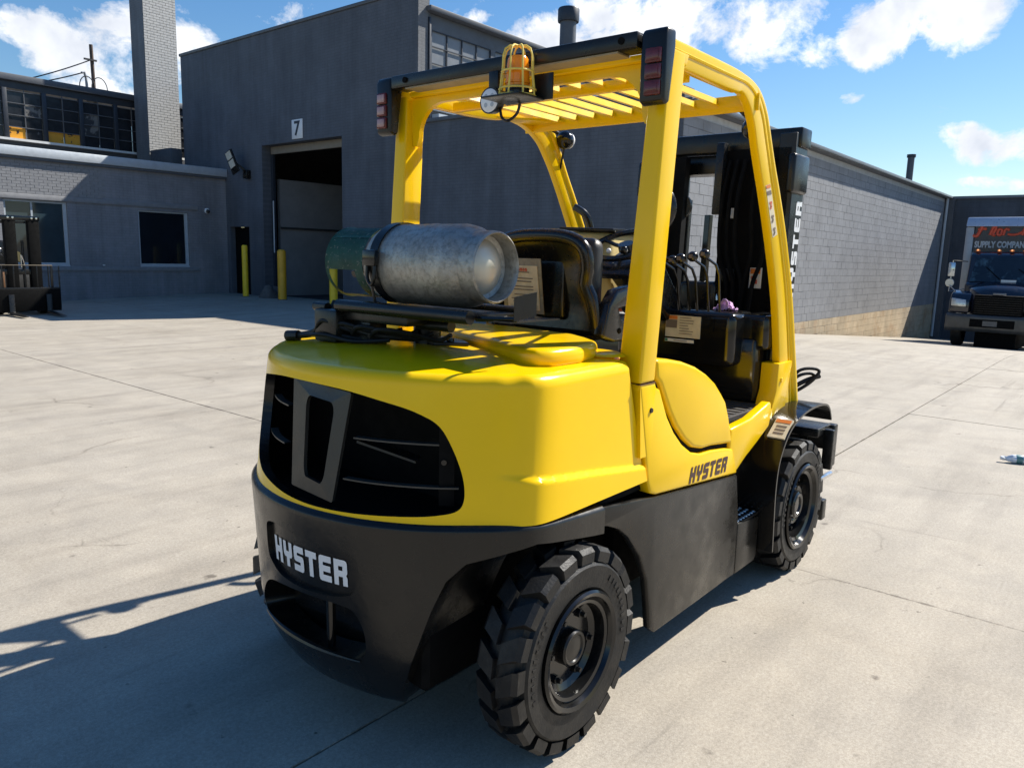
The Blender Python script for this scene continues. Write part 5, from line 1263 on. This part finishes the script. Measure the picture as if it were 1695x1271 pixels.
# cowl pieces seen low through the cab
G().box(4.36, 4.52, YC - .12, YC + .12, 1.40, 1.58).bevel(.03, 3).obj('tilt_cover', BLK, FL)
G().tube([(4.40, YC - .02 + .10 * math.cos(a), 1.47 + .09 * math.sin(a)) for a in [math.pi * i / 12 for i in range(13)]], .012, 8).obj('tilt_hoop', CHROME, FL)
# carriage and forks in front of the mast
for z in (.10, .56): G().box(4.86, 4.93, YC - .72, YC + .72, z, z + .13).bevel(.008, 2).obj('carriage_bar', GRF, FL)
for yy in (-.55, 0, .55): G().box(4.84, 4.92, YC + yy - .04, YC + yy + .04, .12, .68).obj('carriage_plate', GRF, FL)
G().box(4.80, 4.84, YC - .76, YC - .70, .45, .70).bevel(.006).obj('side_shifter', GRF, FL)
G().box(4.70, 4.95, YC - .70, YC - .46, .66, .715).bevel(.01).obj('carriage_head', GRF, FL)
G().box(4.92, 4.99, YC - .73, YC - .67, .44, .71).bevel(.01).obj('fork_hook', GRF, FL)
G().cyl((4.60, YC - .70, .39), (4.98, YC - .71, .385), .016, 10).obj('shift_rod', CHROME, FL)
for dz, dx in ((0, 0), (.03, .02)):
    G().tube(catmull([(4.45, YC - .52, .90), (4.46, YC - .56, .98), (4.52, YC - .61, 1.05 + dz), (4.58, YC - .66 - dx, 1.065 + dz), (4.58, YC - .685 - dx, 1.04 + dz), (4.52, YC - .64, .985), (4.45, YC - .56, .93)], 6), .010, 8).obj('aux_hose', RUB, FL)
G().tube(catmull([(4.44, YC - .56, .88), (4.46, YC - .58, .96), (4.54, YC - .64, 1.02), (4.62, YC - .70, 1.05)], 6), .014, 8).obj('aux_hose', RUB, FL)

# ================================================================== PROPANE TANK
TX, TZ = 2.245, 1.655
PT = thing('propane_tank', (2.05, 2.157, 1.51), 'scratched grey aluminium propane tank with a green collar strapped across the forklift hood', 'gas tank')
R = .165
TG_().lathe([(0, 2.035), (.06, 2.020), (.10, 2.005), (.124, 1.996), (.143, 2.016), (.157, 2.046), (R, 2.088), (R, 2.235), (R + .002, 2.25), (R + .002, 2.258), (R, 2.27), (R, 2.47), (R - .008, 2.515), (R - .03, 2.56), (R - .07, 2.595), (.05, 2.615), (0, 2.62)], (TX, 0, TZ), 'y', 56).obj('body', STL, PT)
TG_().lathe([(.127, 2.02), (.124, 1.965), (.126, 1.938), (.131, 1.930), (.138, 1.936), (.140, 1.965), (.138, 2.03)], (TX, 0, TZ), 'y', 48).obj('foot_ring', STL, PT)
TG_().lathe([(0, 1.958), (.035, 1.961), (.07, 1.972), (.098, 1.990), (.115, 2.012)], (TX - .004, 0, TZ), 'y', 36).obj('end_dome', mat('polished aluminium', (.60, .54, .43), .42, .55, 8, .12, .1, spots=((.35, .16, .07), 9, .64, .06)), PT)
# green collar: an open cylinder with a cut-out on the underside
g = TG_(); n = 60; rc = .150; ys = [2.545, 2.60, 2.66, 2.72, 2.775, 2.79]; vv = {}
for i in range(n):
    a = 2 * math.pi * i / n
    for j, yy in enumerate(ys):
        rr = rc + (.004 if j == 5 else 0)
        vv[i, j] = g.bm.verts.new((TX + rr * math.cos(a), yy, TZ + rr * math.sin(a)))
for i in range(n):
    a = 2 * math.pi * (i + .5) / n
    for j in range(5):
        if 3.35 < a < 4.25 and j in (1, 2, 3): continue
        g.bm.faces.new([vv[i, j], vv[(i + 1) % n, j], vv[(i + 1) % n, j + 1], vv[i, j + 1]])
bmesh.ops.solidify(g.bm, geom=g.bm.faces[:], thickness=.006); g.obj('collar', GRN, PT)
TG_().cyl((TX, 2.60, TZ - .01), (TX, 2.70, TZ - .01), .028, 16).obj('valve', mat('brass valve', (.45, .33, .12), .35, .9), PT)
TG_().cyl((TX - .01, 2.66, TZ - .01), (TX - .10, 2.66, TZ - .05), .016, 12).obj('coupling', BLK, PT)
TG_().lathe([(.03, 2.69), (.045, 2.69), (.045, 2.71), (.03, 2.71)], (TX, 0, TZ - .01), 'y', 14).obj('hand_wheel', GRF, PT)
# strap with buckle
g = TG_(); n = 48; rs = R + .003
for i in range(n):
    a0, a1 = math.radians(-70 + 320 * i / n), math.radians(-70 + 320 * (i + 1) / n)
    q = [(rs, 2.432), (rs, 2.480), (rs + .004, 2.480), (rs + .004, 2.432)]
    A = [(TX + r_ * math.cos(a0), y_, TZ + r_ * math.sin(a0)) for r_, y_ in q]; B = [(TX + r_ * math.cos(a1), y_, TZ + r_ * math.sin(a1)) for r_, y_ in q]
    for k in range(4): g.face([A[k], A[(k + 1) % 4], B[(k + 1) % 4], B[k]])
bmesh.ops.remove_doubles(g.bm, verts=g.bm.verts, dist=.0005); stp = g.obj('strap', BLK, PT)
TG_().box(TX - R - .028, TX - R - .002, 2.42, 2.495, TZ - .01, TZ + .055).bevel(.006).obj('buckle', GLB, PT)
TG_().tube(catmull([(TX - R - .012, 2.432, TZ), (TX - R - .018, 2.432, TZ - .06), (TX - R - .016, 2.452, TZ - .085), (TX - R - .016, 2.475, TZ - .06), (TX - R - .012, 2.478, TZ)], 6), .008, 8).obj('hook_loop', BLK, PT)
TG_().tube([(TX - R - .012, 2.452, TZ - .085), (TX - R + .005, 2.450, TZ - .16)], .006, 8).obj('hook_rod', BLK, PT)
TG_().box(TX - R - .02, TX - R + .02, 2.43, 2.475, TZ - .185, TZ - .155).bevel(.006).obj('hook_anchor', BLK, PT)

# lilac rag on the dash
rg = thing('rag', (3.98, 1.80, 1.44), 'crumpled lilac cloth lying on the black forklift dash', 'rag')
g = G(); nn_ = 12; rr_ = random.Random(5)
vv = [[g.bm.verts.new((3.97 + i * .008 + rr_.uniform(-.005, .005), 1.735 + j * .009, 1.440 + max(0, .042 * math.sin(math.pi * i / nn_) * math.sin(math.pi * j / nn_) + rr_.uniform(-.014, .018)))) for j in range(nn_ + 1)] for i in range(nn_ + 1)]
for i in range(nn_):
    for j in range(nn_): g.bm.faces.new([vv[i][j], vv[i + 1][j], vv[i + 1][j + 1], vv[i][j + 1]])
g.obj('cloth', PURP, rg, ang=60)
G().tube(catmull([(3.98, 1.76, 1.465), (3.975, 1.765, 1.488), (3.98, 1.785, 1.495), (3.985, 1.80, 1.47)], 5), .007, 7).obj('cloth_fold', PURP, rg)

# ================================================================== BOX TRUCK
TK = thing('box_truck', (26, 3.2, -.58), 'black box truck with red script over its cab parked down the ramp', 'truck')
NAVY = mat('dark navy truck paint', (.012, .015, .026), .16, 0, 4, .15, .05, coat=.5)
TG = -.50
def tz(x): return gz(x, 3.2)
def ty(d): return 3.2 + d
boxo('cargo_box', NAVY, TK, 27.35, 34.5, ty(-1.36), ty(1.36), .05, 2.98, .01)
boxo('box_front_panel', mat('box front panel', (.014, .018, .032), .3), TK, 27.325, 27.348, ty(-1.12), ty(1.12), .10, 2.96)
G().prism([(27.20, 2.96), (27.36, 3.24), (34.5, 3.24), (34.5, 2.96)], 'y', ty(-1.36), ty(1.36)).bevel(.03, 2).obj('roof_rail', mat('brushed rail', (.52, .56, .62), .35, .5), TK)
for s_ in (-1, 1): boxo('corner_post', mat('grey corner post', (.34, .36, .38), .4, .3), TK, 27.28, 27.42, *sorted((ty(s_ * 1.36), ty(s_ * 1.14))), .05, 2.95, .03)
me = text_mesh('SUPPLY COMPANY', .30, FRAME, 'lettering', .004, 0, .012); o = link('front_lettering', me, TK, (27.318, ty(.40), 2.42)); o.rotation_euler = (math.radians(90), 0, math.radians(-90)); o.scale = (.55, .85, 1)
RSC = mat('red script', (.52, .07, .035), .5)
g = G()      # red painted script, heavy brush strokes
def stroke(P, r):
    Q = catmull(P, 6); g.tube([(27.312, ty(1.16 - u * .95), 2.68 + v) for u, v in Q], r * 1.2, 6)
stroke([(0, .02), (.10, .0), (.17, .12), (.24, .30), (.34, .36), (.46, .35)], .042); stroke([(.12, .19), (.22, .21), (.36, .21)], .034)
stroke([(.46, .03), (.50, .16), (.58, .34), (.60, .20), (.54, .05), (.62, .02)], .036)
stroke([(.66, .12), (.70, .20), (.78, .17), (.76, .05), (.68, .04), (.66, .12)], .034)
stroke([(.82, .02), (.86, .18), (.92, .20), (.98, .17)], .034); stroke([(.94, .06), (1.06, .04), (1.2, .06), (1.32, .12)], .032)
stroke([(1.32, .03), (1.38, .2), (1.46, .36), (1.50, .24), (1.42, .05), (1.52, .03)], .038); stroke([(1.58, .05), (1.66, .18), (1.74, .10), (1.80, .03)], .034)
g.obj('front_script', RSC, TK)
# cab
CABX0, CABX1 = 26.15, 27.15
cabp = [(26.10, 1.30), (26.42, 2.10), (26.60, 2.20), (27.15, 2.22), (27.15, .0), (26.0, .0), (26.0, 1.25)]
G().prism(cabp, 'y', ty(-1.02), ty(1.02)).bevel(.06, 4).obj('cab', NAVY, TK, ang=40)
w = G(); w.hexa([(26.085, ty(-.92), 1.33), (26.085, ty(.92), 1.33), (26.395, ty(.84), 2.05), (26.395, ty(-.84), 2.05)], [(26.11, ty(-.92), 1.33), (26.11, ty(.92), 1.33), (26.42, ty(.84), 2.05), (26.42, ty(-.84), 2.05)])
ws_ = w.obj('windshield', mat('truck glass', (.012, .020, .032), .06, 0, 1.2, .4, .03, spots=((.05, .10, .14), 1.8, .52, .10)), TK, smooth=False)
G().tube([(26.07, ty(.10), 1.36), (26.25, ty(.55), 1.75)], .012, 6).obj('wiper', DRK, ws_); G().tube([(26.07, ty(-.75), 1.36), (26.24, ty(-.25), 1.72)], .012, 6).obj('wiper', DRK, ws_)
G().box(26.02, 26.05, ty(-.25), ty(.12), 1.34, 1.40).rot((26.03, ty(0), 1.37), 'Y', 20).obj('dash_papers', LBW, TK, smooth=False)
# hood: crowned, narrower than the fenders
g = G(); hx = [25.18, 25.22, 25.40, 25.75, 26.12]; hz = [.72, 1.02, 1.20, 1.30, 1.36]; hw = [.62, .66, .74, .86, .95]
for x, z, wd in zip(hx, hz, hw): pass
rows_ = []
for x, z, wd in zip(hx, hz, hw):
    rows_.append([g.bm.verts.new((x + .10 * abs(k / 8) ** 2, ty(wd * k / 8), z - .16 * abs(k / 8) ** 3)) for k in range(-8, 9)] )
for A, B in zip(rows_, rows_[1:]):
    for k in range(16): g.bm.faces.new([A[k], A[k + 1], B[k + 1], B[k]])
for side in (0, 16):
    low = [g.bm.verts.new((r_[side].co.x, r_[side].co.y, .2)) for r_ in rows_]
    for k in range(4): g.bm.faces.new([rows_[k][side], rows_[k + 1][side], low[k + 1], low[k]])
g.obj('hood', NAVY, TK, ang=50)
boxo('grille', DRK, TK, 25.13, 25.3, ty(-.60), ty(.60), .36, .98, .03)
gr = G()
for k in range(9): gr.box(25.112, 25.135, ty(-.56), ty(.56), .40 + k * .062, .41 + k * .062)
gr.obj('grille_bars', mat('dark chrome', (.02, .02, .022), .3, .5), TK, smooth=False)
boxo('badge', mat('dim badge', (.14, .15, .17), .3, .6), TK, 25.165, 25.18, ty(-.16), ty(.16), .99, 1.04, .006)
for s_ in (-1, 1):
    # fender: rounded block with wheel arch
    fp = [(25.20, .44), (25.22, .78), (25.36, .98), (25.62, 1.06), (26.0, 1.02), (26.45, .80), (26.5, .40), (26.34, .40), (26.28, .62), (26.05, .74), (25.80, .74), (25.56, .62), (25.48, .44)]
    G().prism(fp, 'y', *sorted((ty(s_ * .70), ty(s_ * 1.22)))).bevel(.05, 3).obj('fender', NAVY, TK, ang=40)
    h_ = G(); h_.hexa([(25.165, ty(s_ * 1.16), .64), (25.165, ty(s_ * .78), .62), (25.19, ty(s_ * .80), .82), (25.21, ty(s_ * 1.17), .86)], [(25.26, ty(s_ * 1.18), .64), (25.26, ty(s_ * .78), .62), (25.28, ty(s_ * .80), .82), (25.30, ty(s_ * 1.19), .86)]); h_.bevel(.02, 2)
    h_.obj('headlight', mat('headlight glass', (.55, .55, .52), .12, .4, 14, .3), TK)
    G().tube([(26.2, ty(s_ * 1.03), 1.90), (26.0, ty(s_ * 1.38), 1.92)], .015, 6).obj('mirror_arm', BLK, TK)
    G().tube([(26.2, ty(s_ * 1.03), 1.10), (25.95, ty(s_ * 1.40), 1.02), (26.0, ty(s_ * 1.38), 1.92)], .015, 6).obj('mirror_frame', CHROME, TK)
    G().box(25.96, 26.02, *sorted((ty(s_ * 1.30), ty(s_ * 1.48))), 1.46, 1.86).bevel(.02).obj('mirror', mat('mirror glass', (.45, .5, .55), .1, .8), TK)
    G().lathe([(0, .02), (.11, .02), (.12, 0), (0, -.03)], (25.95, ty(s_ * 1.40), 1.27), (-1, 0, 0), 24).obj('round_mirror', mat('pale mirror', (.55, .54, .50), .25, .3), TK)
    G().tube([(25.55, ty(s_ * 1.15), 1.05), (25.90, ty(s_ * 1.40), 1.20)], .014, 6).obj('mirror_stay', CHROME, TK)
    c = (25.92, ty(s_ * 1.02), gz(25.92, 3.2) + .46)
    wl = G().lathe([(0, -.06), (.16, -.06), (.24, -.02), (.27, -.12), (.30, -.13), (.44, -.13), (.46, -.10), (.46, .10), (.44, .13), (.27, .13), (0, .05)], c, 'y' , 32).obj('wheel', RUB, TK)
    G().lathe([(0, 0), (.27, 0), (.27, .02), (.2, .05), (.12, .05), (.10, .10), (0, .10)], (c[0], c[1] + s_ * .05, c[2]), (0, s_, 0), 24).obj('rim', CHROME, wl)
    c2 = (32.2, ty(s_ * .98), gz(32.2, 3.2) + .48)
    G().lathe([(0, -.2), (.30, -.2), (.46, -.16), (.48, -.12), (.48, .12), (.46, .16), (.3, .2), (0, .2)], c2, 'y', 28).obj('wheel', RUB, TK)
G().prism([(25.00, .02), (25.05, -.06), (25.26, -.06), (25.26, .42), (25.05, .42), (25.00, .36)], 'y', ty(-1.24), ty(1.24)).bevel(.03, 3).obj('bumper', mat('dull chrome bumper', (.07, .07, .068), .4, .4, 3, .3), TK)
boxo('plate_panel', DRK, TK, 24.985, 24.998, ty(-.46), ty(.62), .08, .30)
boxo('chassis', DRK, TK, 25.3, 34, ty(-.5), ty(.5), -.55, .03)
g = G(); boxo('bumper_plate', mat('dim plate', (.10, .10, .10), .5), TK, 24.978, 24.984, ty(-.05), ty(.3), .12, .26)
for d in (-.86, -.32, 0, .32, .86):
    ml = G().sph((26.55, ty(d), 2.235), .05, 14, (1, 1.3, .7)).obj('marker_lamp', mat('marker lamp', (.75, .22, .06), .2), TK)
    G().sph((26.51, ty(d), 2.245), .028, 10).obj('lamp_glint', emat('marker bulb', (1.0, .42, .16), .5) if 'marker bulb' not in bpy.data.materials else bpy.data.materials['marker bulb'], ml)
boxo('fuel_step', CHROME, TK, 26.6, 27.2, ty(1.0), ty(1.18), -.1, .3, .05)

# ================================================================== SECOND FORKLIFT at the office wall (faces the camera side, toward -Y)
F2 = thing('forklift', (6.5, 21.6, 0), 'black forklift with a load backrest and lowered forks parked in shade by the office windows', 'forklift')
F2Y = 20.75
def m2(x0, x1, z0, z1, y0=F2Y, y1=F2Y + .16, m=DRK, n='mast_rail'): return boxo(n, m, F2, x0, x1, y0, y1, z0, z1, .012)
m2(6.48, 6.72, .1, 2.30); m2(6.98, 7.22, .1, 2.30)
m2(6.30, 7.24, 2.22, 2.33, F2Y - .01, F2Y + .14, GLB, 'mast_top_bar'); m2(6.4, 7.2, .95, 1.08, F2Y + .02, F2Y + .12, BLK, 'cross_bar')
for x in (6.56, 6.66, 7.06, 7.16): G().lathe([(0, 0), (.028, 0), (.024, .02), (0, .022)], (x, F2Y - .012, 2.28), (0, -1, 0), 14).obj('top_roller', CHROME, F2)
G().cyl((6.86, F2Y + .1, .2), (6.86, F2Y + .1, 1.75), .03, 12).obj('lift_cylinder', GRF, F2)
G().cyl((6.79, F2Y + .02, 1.12), (6.79, F2Y + .02, 1.42), .022, 10).obj('hose_end', CHROME, F2)
G().tube([(6.80, F2Y, 1.40), (6.84, F2Y, 1.25), (6.86, F2Y, 1.1)], .014, 8).obj('bright_hose', CHROME, F2)
m2(5.95, 7.50, .10, .62, F2Y - .28, F2Y - .20, DRK, 'carriage'); m2(5.95, 7.50, .60, .66, F2Y - .27, F2Y - .21, GRF, 'carriage_bar')
for k in range(6): m2(6.02 + k * .245, 6.05 + k * .245, .66, 1.17, F2Y - .26, F2Y - .235, GRF, 'backrest_bar')
m2(5.95, 7.36, 1.17, 1.19, F2Y - .26, F2Y - .235, mat('worn bar edge', (.16, .13, .09), .5), 'backrest_top')
m2(7.30, 7.36, .62, 1.17, F2Y - .262, F2Y - .234, BLK, 'backrest_post'); m2(7.48, 7.51, .15, 1.17, F2Y - .262, F2Y - .234, BLK, 'backrest_post')
OLD = mat('faded orange brown', (.16, .075, .03), .6)
m2(5.98, 6.02, .30, 1.02, F2Y - .30, F2Y - .285, OLD, 'painted_bar'); m2(6.30, 6.34, .66, 1.02, F2Y - .24, F2Y - .225, OLD, 'painted_bar')
for x in (6.42, 7.22): G().prism([(F2Y - .285, .50), (F2Y - .33, .50), (F2Y - .34, .10), (F2Y - 1.15, .04), (F2Y - 1.15, .03), (F2Y - .30, .03)], 'x', x - .06, x + .06).bevel(.006).obj('fork', GRF, F2)
boxo('body', mat('old forklift body', (.03, .03, .03), .5), F2, 6.25, 7.35, 21.35, 23.2, .25, 1.05, .08)
boxo('counterweight', BLK, F2, 6.25, 7.35, 23.0, 23.6, .2, 1.1, .12)
for x in (6.30, 7.30):
    for y in (20.95, 22.9):
        wl = G().lathe([(0, -.10), (.2, -.10), (.22, -.12), (.30, -.12), (.32, -.08), (.32, .08), (.30, .12), (.22, .12), (0, .1)], (x, y + .12, .32), 'x', 28).obj('wheel', RUB, F2)
        G().lathe([(0, -.125), (.18, -.125), (.2, -.11)], (x, y + .12, .32), 'x', 20).obj('rim', GRF, wl)
for x in (6.33, 7.27):
    G().tube([(x, 21.45, .9), (x, 21.62, 2.2), (x, 22.9, 2.22), (x, 23.05, 1.0)], .04, 8).obj('guard_post', BLK, F2)
for k in range(6): boxo('guard_bar', BLK, F2, 6.33, 7.27, 21.7 + k * .22, 21.74 + k * .22, 2.18, 2.23)
G().box(6.55, 7.05, 22.3, 22.45, 1.05, 1.75).bevel(.05, 3).obj('seat_back', PLA, F2); G().box(6.55, 7.05, 21.9, 22.4, 1.05, 1.18).bevel(.04, 3).obj('seat', PLA, F2)
G().tube([(6.8 + .17 * math.cos(a), 21.65 + .08 * math.sin(a), 1.45 + .13 * math.sin(a)) for a in [2 * math.pi * i / 20 for i in range(20)]], .016, 8, closed=True).obj('steering_wheel', PLA, F2)
G().sph((6.30, F2Y - .05, 1.52), .10, 16, (1, .6, .8)).obj('work_lamp', CHROME, F2); G().tube([(6.30, F2Y, 1.5), (6.34, F2Y + .1, 1.2)], .03, 8).obj('lamp_arm', BLK, F2)
G().tube([(6.28, F2Y - .03, 1.42 - .1 * i) for i in range(5)], .035, 8).obj('lamp_hose', CHROME, F2)
G().hexa([(6.76, 21.5, 1.62), (7.02, 21.5, 1.46), (7.02, 21.5, 1.22), (6.76, 21.5, 1.40)], [(6.76, 21.52, 1.62), (7.02, 21.52, 1.46), (7.02, 21.52, 1.22), (6.76, 21.52, 1.40)]).obj('dash_panel', mat('olive panel', (.14, .12, .05), .6), F2, smooth=False)

# ================================================================== CRUMPLED BOTTLE
BT = thing('water_bottle', (8.05, .72, .03), 'crumpled clear plastic water bottle lying on the concrete at the right', 'bottle')
PLT = mat('clear crumpled plastic', (.74, .78, .84), .12, 0, 30, .15, .05, .5, 60)
bd = Vector((.42, -1.0, 0)).normalized(); p0 = Vector((7.97, .83, .036))
g = G().lathe([(0, 0), (.016, 0), (.017, .022), (.014, .026), (.02, .04), (.034, .075), (.036, .10), (.033, .12), (.036, .16), (.032, .20), (.036, .25), (.034, .29), (.02, .305), (0, .30)], p0, bd, 22)
rb = random.Random(2)
for v in g.bm.verts: v.co += Vector((rb.uniform(-.005, .005), rb.uniform(-.005, .005), rb.uniform(-.006, .004))); v.co.z = max(.004, v.co.z)
g.obj('bottle_body', PLT, BT, ang=25)
g = G().lathe([(.0375, .105), (.0385, .11), (.0385, .15), (.0375, .155)], p0, bd, 22); g.obj('label', mat('teal label', (.10, .24, .25), .4), BT)
G().cyl(p0 - bd * .016, p0 + bd * .006, .017, 16).obj('cap', WHT, BT)
